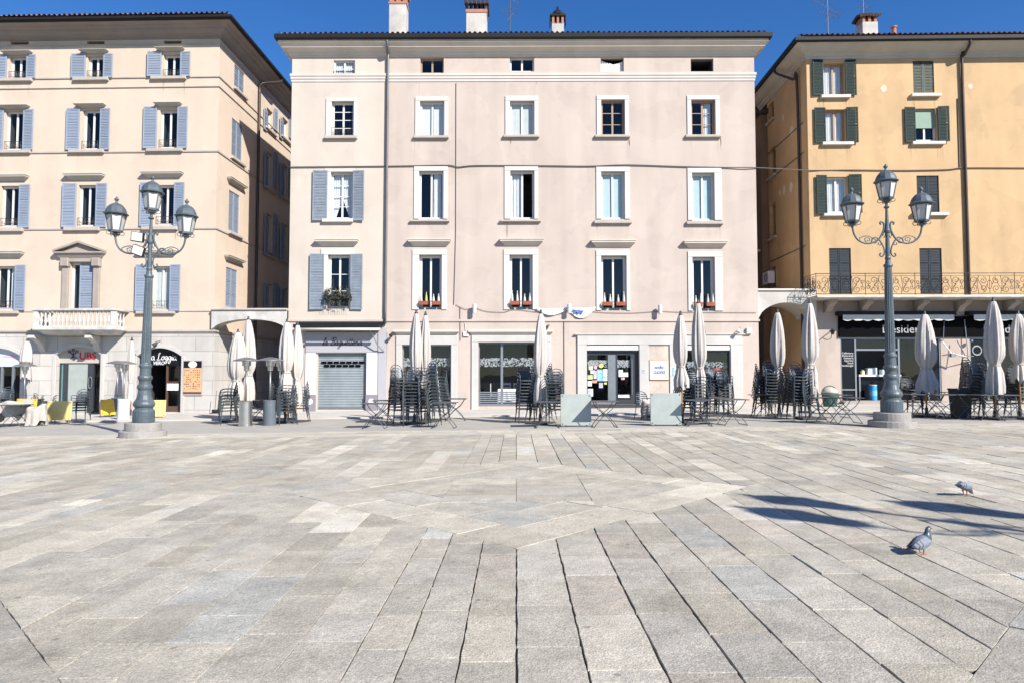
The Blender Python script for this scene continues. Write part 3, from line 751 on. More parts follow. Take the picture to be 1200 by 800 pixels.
# --- walls
ztop = FM.pl(600, 47, -.48)[1] + .12
q = MB(); hole_wall(q, mx0, xs, -.7, ztop, [h for h in H if h[0] < xs]); q.build('wall', 'plaster_cream', main)
q = MB(); hole_wall(q, xs, mx1, -.7, ztop, [h for h in H if h[1] > xs]); q.build('wall', 'plaster_pink', main)
shell(main, mx0, mx1, 13.0, -.7, ztop, 'plaster_pink')
# rain streaks and grime below the sills
mat('stain_pink', (.435, .362, .31), .95, .05, 3); mat('stain_peach', (.495, .398, .31), .95, .05, 3); mat('stain_yellow', (.44, .29, .15), .95, .08, 3)
def streaks(bld, holes, m, zmin, y=-.003, n=3):
    q = MB()
    for (a, b, c, d) in [h[:4] for h in holes]:
        if c < zmin: continue
        for e in (a - .1, b + .1):
            for _ in range(n):
                x = e + R(-.14, .14); L = R(.25, 1.05); w = R(.008, .026); zt = c - .14; k = R(-.02, .02)
                q.add([(x - w, y, zt), (x + w, y, zt), (x + w * .9 + k, y, zt - L * .5), (x + k * 1.5, y, zt - L), (x - w * .7 + k, y, zt - L * .6)], [(0, 4, 3, 2, 1)])
    o = q.build('rain_streaks', m, bld); o['kind'] = 'stuff'; return o
streaks(main, [h for h in H if h[0] > xs], 'stain_pink', 6.0)
# string courses
za, zb2 = FM.pl(600, 96)[1], FM.pl(600, 86.5)[1]
def course(bld, x0, x1, z0, z1, o, m, D=6, steps=3):
    q = MB(); pr = [(0, z0)]
    for k in range(steps):
        oo = o * (k + 1) / steps; pr += [(oo, z0 + (z1 - z0) * k / steps + .01), (oo, z0 + (z1 - z0) * (k + 1) / steps)]
    pr.append((0, z1 + .02)); q.sweep(x0, x1, D, pr); return q.build('string_course', m, bld)
course(main, mx0, mx1, za, zb2, .075, 'course_pale')
course(main, mx0 + .002, mx1 - .002, FM.pl(640, 377)[1], FM.pl(640, 374.5)[1], .05, 'plaster_pink', steps=1)
# cornice and gutter
o = .48; zw = FM.pl(600, 67)[1]; ze = FM.pl(600, 47, -o)[1]; hh = ze - zw
q = MB(); q.sweep(mx0, mx1, 9, [(0, zw), (.05, zw + .01), (.06, zw + hh * .16), (.12, zw + hh * .2), (.14, zw + hh * .34), (.22, zw + hh * .46), (.33, zw + hh * .54), (.36, zw + hh * .56), (.36, zw + hh * .62), (.40, zw + hh * .68), (.50, zw + hh * .86), (o - .04, zw + hh * .95), (o, ze), (o, ze + .04), (0, ze + .05)])
q.build('cornice', 'cornice_cream', main)
q = MB(); q.sweep(mx0, mx1, 11, [(o - .03, ze + .045), (o + .02, ze + .02), (o + .09, ze + .03), (o + .12, ze + .08), (o + .12, ze + .25), (o + .09, ze + .255), (o, ze + .14)])
q.build('gutter', 'gutter_dark', main)
rf = roof(main, mx0, mx1, 13.0, ze + .10, o, .30)
for (px, ptop, w_, Y, sty) in ((467.5, 9.5, 20, 31.5, 'brick'), (559, 20.5, 24, 32.5, 'tiled'), (653.5, 31, 14, 32.0, 'dome')):
    t = at_depth(px, ptop, Y); chimney(rf, t.x, Y - 29, w_ / 800 * Y, w_ / 800 * Y * .9, ze + .2, t.z, sty)
pipe(main, [(xs + .02, -o - .02, ze), (xs + .03, -o + .05, ze - .22), (xs + .0, -.2, zw + .1), (xs, -.1, zw - .1), (xs - .02, -.09, 8), (xs - .03, -.09, FM.pl(452, 380)[1])], .055, 'pipe_grey')
# quoin strip at the left end, cable conduits
q = MB(); cx = u(534, 220)
q.tube([(cx, -.02, FM.pl(534, 98)[1]), (cx + .01, -.02, 7.5), (cx - .06, -.02, FM.pl(532, 357)[1])], .014, 5); q.tube([(cx + .2, -.02, FM.pl(538, 360)[1]), (cx + .22, -.02, FM.pl(539, 399)[1])], .012, 5)
q.tube([(u(661), -.02, FM.pl(661, 376)[1]), (u(661), -.02, FM.pl(661, 478)[1])], .014, 5); q.tube([(u(453), -.02, FM.pl(450, 390)[1]), (u(452), -.02, .1)], .02, 5)
q.build('conduit', 'iron_grey', main)

# ================================================================== LEFT HOUSE
cl = at_depth(252.5, 300, 29.0)
FL = Frame(cl.x, 29.0, radians(-1.2)); rl = radians(-1.2)
left = thing('corner_house', 'peach coloured house on the left with blue louvred shutters and a stone balcony', 'building', (cl.x, 29, 0), rl)
FS = Frame(cl.x, 29.0, rl + pi / 2)
LX0 = -16.0; LD = 24.0
HL = []
kw = dict(sillm='stone_sill', shm='shutter_blue', hoodm='cornice_grey')
def lw(op, sh, hood=None, sill=None, **k):
    kk = dict(kw); kk.update(k)
    return window(left, FL, op, HL, shutters=sh, hood=hood, sill=sill, **kk)
# top row
lw((191.5, 212, 64, 90), [(174, 190, 61.5, 90.5), (212, 224, 61.5, 90.5)], hood=(185, 216, 58, 61), sill=(178, 219, 90.5, 94), rail=True)
lw((102.5, 121.5, 66, 91), [(84.5, 101, 64, 92), (122, 133, 64, 92)], hood=(96, 127, 60.5, 63.5), sill=(87, 128, 92, 95.5), rail=True)
lw((11, 31.5, 66.5, 92), [(-8, 9, 65, 92.5), (32, 43, 65, 92.5)], hood=(5, 38, 62, 65), sill=(-5, 39, 93, 96.5), rail=True)
lw((-80, -59, 68, 93), [(-97, -81, 66, 93), (-58, -46, 66, 93)], hood=(-86, -53, 62.5, 65.5), sill=(-92, -50, 94, 97))
# second row
lw((187, 208.5, 129, 174), [(169, 184.5, 126, 174.5), (208.5, 220.5, 126, 174.5)], hood=(183, 213, 122, 125.5), sill=(173, 215, 175, 178.5), rail=True)
lw((96.5, 118, 129, 175.5), [(79, 94, 128, 176.5), (118, 130, 128, 176.5)], hood=(90, 124, 123.5, 127), sill=(82, 123, 176.5, 180), rail=True)
lw((6, 28, 130, 176), [(-10, 5, 129, 176.5), (28, 40, 129, 176.5)], hood=(-2, 35, 125, 128.5), sill=(-8, 37, 177, 180.5), rail=True)
lw((-90, -68, 131, 177), [(-108, -92, 130, 177.5), (-67, -54, 130, 177.5)], hood=(-96, -62, 126, 129.5), sill=(-104, -58, 178, 181))
# third row
lw((183.5, 204.5, 217, 264), [(165, 177, 214.5, 265.5), (204.5, 217, 214.5, 265.5)], hood=(168, 215, 202.5, 209), sill=(167, 209, 266, 270), rail=True)
lw((91.5, 113, 217, 265.5), [(74.5, 90, 215.5, 267), (113, 126, 215.5, 267)], hood=(78, 123, 204.5, 212), sill=(76.5, 118, 267, 271), rail=True)
lw((.5, 23, 218, 266), [(-16, -1, 217, 267.5), (23, 36, 217, 267.5)], hood=(-12, 34, 206, 213), sill=(-14, 28.5, 268, 272), rail=True)
lw((-95, -73, 219, 267), [(-113, -97, 218, 268), (-72, -59, 218, 268)], hood=(-107, -60, 207, 214), sill=(-110, -64, 269, 273))
# fourth row
lw((178, 199.5, 312, 363), [(160, 174, 310.5, 364.5), (199.5, 212, 310.5, 364.5)], hood=(163, 208, 294, 301), sill=(161, 206, 365, 368), rail=True, curtain='cream')
lw((-6, 18, 312, 363), [(-23, -8, 311, 364), (18, 31, 311, 364)], hood=(-17, 28.5, 295, 303), sill=(-19, 23, 364.5, 368), rail=True, curtain='right')
lw((-101, -78, 313, 364), [(-118, -103, 312, 365), (-77, -64, 312, 365)], hood=(-112, -66, 296, 304), sill=(-115, -71, 365.5, 369))
# balcony door with pediment
wd, (a, b, c, d) = window(left, FL, (82, 109.5, 308, 364), HL, shutters=[(92.5, 108.5, 308.5, 364, 'closed')], shm='shutter_blue', fr='wood_white', leaf=2)
q = MB()
for (x0, x1) in ((73.5, 81), (110, 117.5)):
    xa, xb = FL.pl(x0, 335)[0], FL.pl(x1, 335)[0]
    q.bbox(xa, xb, -.10, .01, FL.pl(95, 364)[1], FL.pl(95, 304)[1], .02); q.bbox(xa - .04, xb + .04, -.2, .01, FL.pl(95, 313)[1], FL.pl(95, 303)[1], .03)
xa, xb = FL.pl(73.5, 300)[0], FL.pl(117.5, 300)[0]
z1 = FL.pl(95, 303)[1]; q.bbox(xa, xb, -.10, .01, FL.pl(95, 307.5)[1], z1 - .002, .01)
zp = FL.pl(95, 296)[1]; zq = FL.pl(95, 283.5)[1]; xm = (xa + xb) / 2
q.sweep(xa, xb, .01, [(.1, z1), (.14, z1 + .06), (.2, zp - .08), (.26, zp - .06), (.26, zp), (0, zp + .02)])
q.prism([(xa - .05, zp + .003), (xb + .05, zp + .003), (xm, zq - .1)], -.12, .01)
for s_, xe in ((-1, xa), (1, xb)):
    q.prism([(xe + s_ * .28, zp), (xe + s_ * .28, zp + .08), (xm, zq), (xm, zq - .09)], -.28, .009)
q.build('pediment', 'stone_trim', wd)
# small attic vents
for (x0, x1, y0, y1) in ((192, 212.5, 48, 51.5), (102, 122.5, 48.5, 52), (12.5, 33.5, 49, 52.5), (-80, -59, 50, 53.5)):
    a, b, c, d = FL.rect((x0, x1, y0, y1)); HL.append((a, b, c, d)); q = MB(); q.quad((a, .27, c), (b, .27, c), (b, .27, d), (a, .27, d)); q.build('vent', 'room_dark', left)
# ground floor arches
def arch(F, x0, x1, ya, ys, holes):
    a, b, c, d = F.rect((x0, x1, ya, 478)); zs = F.pl((x0 + x1) / 2, ys)[1]; c = zg(F.world((a + b) / 2, 0, 0).x) + .05; holes.append((a, b, c, d)); return a, b, c, d, zs
HS = []
A1 = arch(FL, 66.5, 118.5, 406.5, 415, HS); A2 = arch(FL, 161, 213, 407.5, 417, HS); A3 = arch(FL, -28, 25, 408, 417, HS)
zst = FL.pl(160, 391.5)[1]
q = MB(); hole_wall(q, LX0, .05, -1, zst, HS, depth=.40, y=-.05)
ap = [arch_fill(q, A[0], A[1], A[4], A[3], .40, y=-.05) for A in (A1, A2, A3)]
q.quad((.05, -.05, -1), (.05, LD, -1), (.05, LD, zst), (.05, -.05, zst)); q.quad((LX0, -.05, zst), (.05, -.05, zst), (.05, .0, zst), (LX0, 0, zst))
q.quad((0, 0, zst), (.05, -.05, zst), (.05, LD, zst), (0, LD, zst))
base = q.build('stone_base', 'stone_base', left)
for pts, A in zip(ap, (A1, A2, A3)):                       # raised archivolts
    q = MB(); N = len(pts)
    out = []
    for i, (x, z) in enumerate(pts):
        dx = pts[min(i + 1, N - 1)][0] - pts[max(i - 1, 0)][0]; dzz = pts[min(i + 1, N - 1)][1] - pts[max(i - 1, 0)][1]; L = sqrt(dx * dx + dzz * dzz)
        out.append((x - dzz / L * .15, z + dx / L * .15))
    for i in range(N - 1):
        p, p2, o1, o2 = pts[i], pts[i + 1], out[i], out[i + 1]
        q.quad((p[0], -.085, p[1]), (p2[0], -.085, p2[1]), (o2[0], -.085, o2[1]), (o1[0], -.085, o1[1]))
        q.quad((o1[0], -.085, o1[1]), (o2[0], -.085, o2[1]), (o2[0], -.04, o2[1]), (o1[0], -.04, o1[1])); q.quad((p2[0], -.085, p2[1]), (p[0], -.085, p[1]), (p[0], -.04, p[1]), (p2[0], -.04, p2[1]))
    for (x, s_) in ((A[0], -1), (A[1], 1)):
        q.bbox(min(x, x + s_ * .16), max(x, x + s_ * .16), -.085, -.04, A[2] - .05, A[4] - .002, .01)
    q.build('archivolt', 'stone_marble', base)
# bank entrance
a, b, c, d, zs = A1; yk = .16; zs = FL.pl(92, 425)[1]
q = MB(); q.box(a, a + .06, yk, yk + .1, c, zs); q.box(b - .06, b, yk, yk + .1, c, zs); XL = lambda p, y=450: FL.pl(p, y, .2)[0]
q.box(XL(74.5), XL(80), yk, yk + .1, c, zs); q.box(XL(103), XL(110), yk + .01, yk + .1, c, zs); 
ent = q.build('bank_entrance', 'frame_anthracite', left)
q = MB(); q.box(a, b, yk - .02, yk + .08, zs - .001, d); q.build('sign_panel', 'sign_beige', ent)
q = MB(); q.quad((a + .06, yk + .05, c), (XL(74.5), yk + .05, c), (XL(74.5), yk + .05, zs), (a + .06, yk + .05, zs)); q.build('pane', 'teal_glass', ent)
q = MB(); q.box(XL(80), XL(103), yk + .03, yk + .06, c, zs - .03); q.build('door_leaf', 'panel_mint', ent)
q = MB(); q.quad((XL(110), yk + .05, c), (b, yk + .05, c), (b, yk + .05, zs), (XL(110), yk + .05, zs)); q.build('pane', 'glass', ent)
q = MB(); hx = XL(107); hz = FL.pl(107, 448)[1]
q.tube([(hx + .08 * cos(t), yk - .05, hz + .26 * sin(t)) for t in [2 * pi * k / 16 for k in range(17)]], .02, 6); q.build('handle', 'alu', ent)
room(ent, a, b, c, d, .42, 1.8, 'room_grey')
text_mesh('UBS', .43, 'letter_red', ent, ((FL.pl(100.5, 416)[0]), yk - .03, FL.pl(101, 417)[1]), bold=.010)
q = MB(); kx, kz = FL.pl(83.5, 415)[0], FL.pl(83.5, 416)[1]
for th in (pi / 2, pi / 2 + .75, pi / 2 - .75):
    dx, dz_ = cos(th), sin(th); q.tube([(kx - dx * .16, yk - .03, kz - dz_ * .2), (kx + dx * .2, yk - .03, kz + dz_ * .2)], .022, 5)
    q.tube([(kx + dx * .24 + .05 * cos(t), yk - .03, kz + dz_ * .22 + .05 * sin(t)) for t in [2 * pi * k / 10 for k in range(11)]], .02, 5)
    q.box(kx - dx * .15, kx - dx * .15 + .08, yk - .045, yk - .02, kz - dz_ * .2, kz - dz_ * .2 + .06)
q.build('key_emblem', 'letter_dark', ent)
# cafe door
a, b, c, d, zs = A2; zf = FL.pl(187, 428)[1]
q = MB(); q.box(a, b, yk - .02, yk + .06, zf, d); cf = q.build('cafe_entrance', 'panel_black', left)
q = MB(); x1, x2 = XL(195), XL(210)
q.box(x1, x1 + .08, yk, yk + .08, c, zf); q.box(x2 - .02, x2 + .08, yk, yk + .08, c, zf); q.box(x1 + .08, x2 - .02, yk + .001, yk + .079, c, c + .25); q.box(x1 + .08, x2 - .02, yk + .001, yk + .079, FL.pl(200, 448)[1], FL.pl(200, 446.5)[1])
dl = q.build('door_leaf', 'door_wood', cf)
q = MB(); q.quad((x1, yk + .04, c), (x2, yk + .04, c), (x2, yk + .04, zf), (x1, yk + .04, zf)); q.build('pane', 'glass', dl)
q = MB(); q.box(XL(196.5), XL(210), yk - .02, yk - .005, FL.pl(200, 457)[1], FL.pl(200, 449)[1]); q.build('notice', 'paper_white', dl)
room(cf, a, b, c, d, .41, 2.6)
script_text('Casa Loggia', FL.pl(163.5, 418)[0], FL.pl(205, 418)[0], FL.pl(187, 421.5)[1], yk - .03, .0185, 'letter_white', cf, shear=.1)
text_mesh('VERO', .20, 'letter_white', cf, (FL.pl(184, 425)[0], yk - .03, FL.pl(185, 425.2)[1]), shear=.2, bold=.006)
# left shop
a, b, c, d, zs = A3; zs = FL.pl(5, 425)[1]
q = MB(); q.box(a, b, yk - .02, yk + .06, zs - .15, d); s3 = q.build('shop_entrance', 'sign_paleblue', left)
q = MB(); 
for k in range(5): xx = a + (b - a) * k / 4; q.box(xx - .05, xx + .05, yk, yk + .08, c, zs - .15)
q.box(a, b, yk - .001, yk + .079, c, c + .5); q.build('door_frame', 'frame_grey', s3)
q = MB(); q.quad((a, yk + .04, c), (b, yk + .04, c), (b, yk + .04, zs), (a, yk + .04, zs)); q.build('pane', 'glass', s3); room(s3, a, b, c, d, .41, 2.2)
q = MB(); q.box(FL.pl(1, 417)[0], FL.pl(15, 417)[0], yk - .035, yk - .02, FL.pl(8, 418.2)[1], FL.pl(8, 416)[1]); q.build('sign_stripe', 'paper_pink', s3)
# walls of the left house
zlt = FL.pl(180, 24, -.75)[1] + .12
q = MB(); hole_wall(q, LX0, 0, zst, zlt, HL); q.build('wall', 'plaster_peach', left)
streaks(left, HL, 'stain_peach', 4.5)
HSW = []
def sw(r, sh, mode_cent='pair', **k):
    kk = dict(kw); kk.update(k); kk['rz'] = pi / 2
    if mode_cent == 'pair':
        return window(left, FS, r, HSW, shutters=[(*r, 'pair')], recess=.16, **kk)
    return window(left, FS, r, HSW, shutters=sh, **kk)
sw((274.5, 286.5, 81, 107.5), None, sill=(272.5, 288, 108, 111))
sw((271.5, 284, 143, 187), None, sill=(269.5, 285.5, 187.5, 191))
sw((268, 280.5, 226, 273), None, hood=(265.5, 285, 213, 219), sill=(266.5, 282, 274, 277))
sw((264.6, 277.8, 315, 361), None, hood=(262.5, 282.5, 302, 308))
for (x0, x1, rows) in ((312.5, 319.5, ((129, 152), (180, 221), (252, 299), (333, 371))), (331, 337.5, ((140, 162), (194, 232), (263, 305), (338, 372)))):
    for (y0, y1) in rows:
        sw((x0, x1, y0, y1), [(x0 - 4.6, x0 - .6, y0 - 1, y1 + 1), (x1 + .6, x1 + 4.2, y0 - 1, y1 + 1)], 'open', sill=(x0 - 3, x1 + 3, y1 + 1, y1 + 3.5), shm='shutter_blue')
q = MB(); hole_wall(q, 0, LD, zst, zlt, HSW); q.build('side_wall', 'plaster_peach', left, rz=pi / 2)
shell(left, LX0, 0, LD, -1, zlt, 'plaster_peach', right=False)
for (yy, yb) in ((177.5, 179.5), (267.5, 269.5), (90.8, 92.4), (102.5, 103.6), (53, 54.2)):
    course(left, LX0, 0, FL.pl(140, yb)[1], FL.pl(140, yy)[1], .045, 'stone_sill', D=LD, steps=1)
course(left, LX0, 0, zst + .005, FL.pl(160, 387)[1], .12, 'stone_sill', D=LD, steps=2)
course(left, LX0 + .001, -.001, FL.pl(160, 365.6)[1], FL.pl(160, 364.2)[1], .03, 'stone_sill', D=LD, steps=1)
o = .75; zw = FL.pl(180, 46.5)[1]; ze = FL.pl(180, 24, -o)[1]; hh = ze - zw
q = MB(); q.sweep(LX0, 0, LD, [(0, zw), (.06, zw), (.07, zw + hh * .12), (.16, zw + hh * .16), (.18, zw + hh * .3), (.32, zw + hh * .42), (.34, zw + hh * .5), (.36, zw + hh * .52), (.38, zw + hh * .66), (.52, zw + hh * .72), (.56, zw + hh * .86), (o, zw + hh * .93), (o, ze), (0, ze + .02)])
q.build('cornice', 'cornice_brown', left)
q = MB(); q.sweep(LX0, 0, LD, [(o - .02, ze - .01), (o + .08, ze + .0), (o + .13, ze + .05), (o + .13, ze + .15), (o + .08, ze + .16), (o - .1, ze + .15)]); q.build('gutter', 'gutter_dark', left)
roof(left, LX0, 0, LD, ze + .07, o, .25)
ppx = FS.pl(300, 220)[0]
pp = FS.pl(314, 80, -.7); p2 = FS.pl(302, 92, -.15)
pipe(left, [(ppx + 1.1, -.78, ze), (ppx + .9, -.74, ze - .2), (ppx + .15, -.3, zw - .12), (ppx, -.12, zw - .35), (ppx, -.1, zw - 1.5), (ppx, -.1, 4.3), (ppx, -.1, .1)], .065, 'pipe_copper', rz=pi / 2)
# stone balcony
def u3(px, py, dy): return FL.pl(px, py, dy)
bx0, bx1 = u3(38, 375, -1.0)[0], u3(134.5, 375, -1.0)[0]
zt1, zt0 = u3(86, 361.5, -1.0)[1], u3(86, 364.5, -1.0)[1]; zb1, zb0 = u3(86, 382.5, -1.0)[1], u3(86, 387.5, -1.0)[1]
q = MB(); q.sweep(bx0 + 1.0, bx1 - 1.0, .01, [(.5, zb0 - .16), (.72, zb0 - .14), (.86, zb0), (.98, zb0 + .02), (1.0, zb0 + .05), (1.0, zb1 - .02), (.97, zb1), (0, zb1 + .001)]); 
q.quad((bx0 + .5, -.5, zb0 - .16), (bx0 + .5, 0, zb0 - .16), (bx1 - .5, 0, zb0 - .16), (bx1 - .5, -.5, zb0 - .16))
bal = q.build('balcony', 'stone_aged', left)
q = MB(); q.sweep(bx0 + 1.0, bx1 - 1.0, .01, [(.80, zt0), (1.0, zt0), (1.03, zt0 + .03), (1.03, zt1), (.78, zt1), (.78, zt0), (.80, zt0)]); q.build('handrail', 'stone_aged', bal)
hb = zt0 - zb1; q = MB(); prof = [(0, .055), (.04, .055), (.05, .03), (hb * .18, .04), (hb * .34, .062), (hb * .5, .045), (hb * .72, .028), (hb * .85, .045), (hb - .03, .055), (hb, .055)]
N = 17
for k in range(N): q.lathe(prof, 8, (bx0 + .3 + (bx1 - bx0 - .6) * k / (N - 1), -.89, zb1))
for s_ in (bx0 + .11, bx1 - .11):
    for k in range(3): q.lathe(prof, 8, (s_, -.22 - .22 * k, zb1))
    q.box(s_ - .09, s_ + .09, -.98, -.8, zb1, zt0)
q.build('balustrade', 'stone_aged', bal, smooth=False)
for px in (52, 117):
    x = FL.pl(px, 395)[0]; q = MB(); q.v = []; 
    pr = [(0, zb0 - .17), (-.8, zb0 - .17), (-.82, zb0 - .28), (-.55, zb0 - .36), (-.3, zb0 - .5), (-.14, zb0 - .8), (0, zb0 - .86)]
    vs = [(x - .13, y, z) for y, z in pr] + [(x + .13, y, z) for y, z in pr]; n = len(pr)
    q.add(vs, [tuple(range(n)), tuple(range(n, 2 * n))[::-1]] + [(i, i + n, (i + 1) % n + n, (i + 1) % n) for i in range(n)]); q.build('bracket', 'stone_aged', bal, fixn=True)

# ================================================================== RIGHT HOUSE
cr = at_depth(948.5, 250, 29.4)
rr = radians(-.9)
FR = Frame(cr.x, 29.4, rr)
right = thing('ochre_house', 'ochre yellow house on the right with green shutters, iron balcony and a black shop front', 'building', (cr.x, 29.4, 0), rr)
FRS = Frame(cr.x, 29.4, rr - pi / 2)
RX1 = 16.5; RD = 4.9
HR = []
def rw(op, sh, sill=None, **k):
    kk = dict(shm='shutter_green', sillm='trim_white', panels=2, sill_proj=.16); kk.update(k)
    return window(right, FR, op, HR, shutters=sh, sill=sill, **kk)
rw((965, 990, 74, 111.5), [(951.5, 964, 71, 112.5), (990, 1002.5, 71, 112.5)], sill=(961, 995.5, 112.5, 116), curtain='full', fr='wood_brown')
rw((1070, 1094.5, 71.5, 109), [(1069.5, 1095, 70.5, 109.5, 'pair')], sill=(1066.5, 1101, 111, 114.5), shm='shutter_faded')
rw((967.5, 991, 128.5, 166.5), [(954, 967, 127, 168), (991.5, 1004.5, 126.5, 168)], sill=(962.5, 999, 167.5, 171), curtain='full', fr='wood_brown')
rw((1072.5, 1098, 127.5, 165.5), [(1059.5, 1072, 126.5, 167.5), (1098.5, 1111, 125.5, 166.5)], sill=(1067.5, 1106, 167, 170.5), curtain='half_green')
rw((969, 993.5, 207.5, 250), [(956, 968.5, 206, 251.5), (994.5, 1009, 205, 250)], sill=(964, 1001, 251, 254), curtain='full')
rw((1074.5, 1100.5, 206, 249), [(1074, 1101, 205, 249.5, 'pair')], sill=(1068, 1110, 250, 253.5), shm='shutter_slate')
rw((972, 997.5, 291, 345), [(971, 998, 290, 346, 'pair')], shm='shutter_slate', panels=3)
rw((1078, 1104, 291, 345), [(1077, 1104.5, 290, 346, 'pair')], shm='shutter_slate', panels=3)
for px in (1230, 1300):
    for (y0, y1) in ((70, 108), (126, 165), (205, 249)):
        rw((px, px + 26, y0, y1), [(px - 14, px - 1, y0 - 1, y1 + 1), (px + 27, px + 40, y0 - 1, y1 + 1)], sill=(px - 4, px + 30, y1 + 1, y1 + 4))
# shop openings
G = lambda p, y=430: FR.pl(p, y)[0]; GZ = lambda y, x=1050: FR.pl(x, y)[1]
zfl = zg(15) + .12
sf = [(G(985), G(1103), zfl, GZ(395)), (G(1137), G(1258), zfl, GZ(395))]
HR += sf
q = MB(); zrt = FR.pl(1060, 48.5, -.62)[1] + .12; hole_wall(q, 0, RX1, GZ(347.5), zrt, [h for h in HR if h[3] > GZ(347)]); q.build('wall', 'plaster_yellow', right)
streaks(right, [h for h in HR if h[2] > 6], 'stain_yellow', 6.0)
q = MB(); hole_wall(q, 0, RX1, -.7, GZ(347.5), sf); q.build('shop_wall', 'plaster_grey', right)
HRS = []
for r in ((901, 907, 121, 141), (902, 909, 173, 206), (902.5, 909, 239, 278), (903.5, 909, 313, 338)):
    window(right, FRS, r, HRS, rz=-pi / 2, leaf=2, fr='wood_brown', sill=(r[0] - 1.5, r[1] + 1.5, r[3] + .5, r[3] + 3), sillm='stone_sill')
q = MB(); hole_wall(q, -RD, 0, -.7, zrt, HRS); q.build('side_wall', 'plaster_yellow', right, rz=-pi / 2)
shell(right, 0, RX1, RD, -.7, zrt, 'plaster_yellow', left=False)
q = MB(); q.box(0, RX1, RD, RD + 9, -.7, zrt - .8); q.build('rear_wing', 'plaster_brown', right) if False else None
q = MB()
for (yy, x) in ((165, 915), (198, 915), (300, 915)):
    a = FRS.pl(918, yy)[1]; q.box(-RD, -.45, -.025, .0, a - .02, a + .02)
q.build('string_course', 'iron_grey', right, rz=-pi / 2)
q = MB()
for (px, py, s_) in ((928, 153, .22), (919, 223, .2), (927, 219, .24), (914, 226, .16), (918, 138, .14)):
    a, z = FRS.pl(px, py); pts = [(a + cos(t) * s_ * R(.7, 1.1), z + sin(t) * s_ * R(.8, 1.3)) for t in [2 * pi * k / 12 for k in range(12)]]
    q.add([(x, -.006, zz_) for x, zz_ in pts], [tuple(range(12))])
q.build('plaster_patch', 'patch_plaster', right, rz=-pi / 2)
q = MB()
for (px, py, s_) in ((1035.5, 104, .14), (1137, 101.5, .11)):
    a, z = FR.pl(px, py); q.add([(a + cos(t) * s_ * R(.7, 1.1), -.006, z + sin(t) * s_ * R(.8, 1.4)) for t in [2 * pi * k / 12 for k in range(12)]], [tuple(range(12))])
q.build('plaster_patch', 'patch_plaster', right)
o = .62; zw = FR.pl(1060, 69)[1]; ze = FR.pl(1060, 48.5, -o)[1]; hh = ze - zw
q = MB(); q.sweep(0, RX1, RD + 1, [(0, zw), (.05, zw), (.06, zw + hh * .2), (.12, zw + hh * .24), (.14, zw + hh * .44), (.3, zw + hh * .56), (.33, zw + hh * .62), (.38, zw + hh * .66), (.52, zw + hh * .9), (o, zw + hh * .97), (o, ze), (0, ze + .02)]); q.build('cornice', 'cornice_grey', right)
q = MB(); q.sweep(0, RX1, RD + 1, [(o - .02, ze), (o + .08, ze + .0), (o + .12, ze + .05), (o + .12, ze + .19), (o + .08, ze + .195), (o - .08, ze + .13)]); q.build('gutter', 'gutter_dark', right)
rf2 = roof(right, 0, RX1, 12, ze + .10, o, .30)
t = at_depth(1015.5, 30, 32.5); 
p = (t - FR.o); chimney(rf2, p.dot(FR.ex), p.dot(FR.ey), .72, .7, ze + .2, t.z, 'low')
t = at_depth(1047.5, 33, 31.5); p = t - FR.o
q = MB(); q.lathe([(ze + .3 - t.z, .1), (-.02, .1), (0, .14), (.06, .14)], 10, (p.dot(FR.ex), p.dot(FR.ey), t.z)); q.build('vent_pipe', 'brick_red', rf2)
gx, gzz = FR.pl(1137, 47, -o); gx2 = FR.pl(1127, 120)[0]; gx3 = FR.pl(1133, 300)[0]
pipe(right, [(gx, -o - .02, ze), (gx - .02, -o + .05, ze - .2), (gx2 + .05, -.2, zw + .05), (gx2, -.1, zw - .25), (gx2 + .02, -.09, 9), (gx3, -.09, GZ(346))], .06, 'pipe_copper')
a, z = FRS.pl(939, 200)
pipe(right, [(a - 1.2, -o - .05, ze + .02), (a - 1.1, -o, ze - .25), (a - .12, -.25, zw - .5), (a, -.12, zw - .75), (a, -.09, 8), (a, -.09, 4.1), (a, -.09, .3)], .06, 'pipe_copper', rz=-pi / 2)
q = MB(); q.tube([(FR.pl(1121.5, 116)[0], -.02, FR.pl(1121, 116)[1]), (FR.pl(1124, 197)[0], -.02, FR.pl(1124, 197)[1])], .02, 5); q.build('conduit', 'pipe_copper', right)
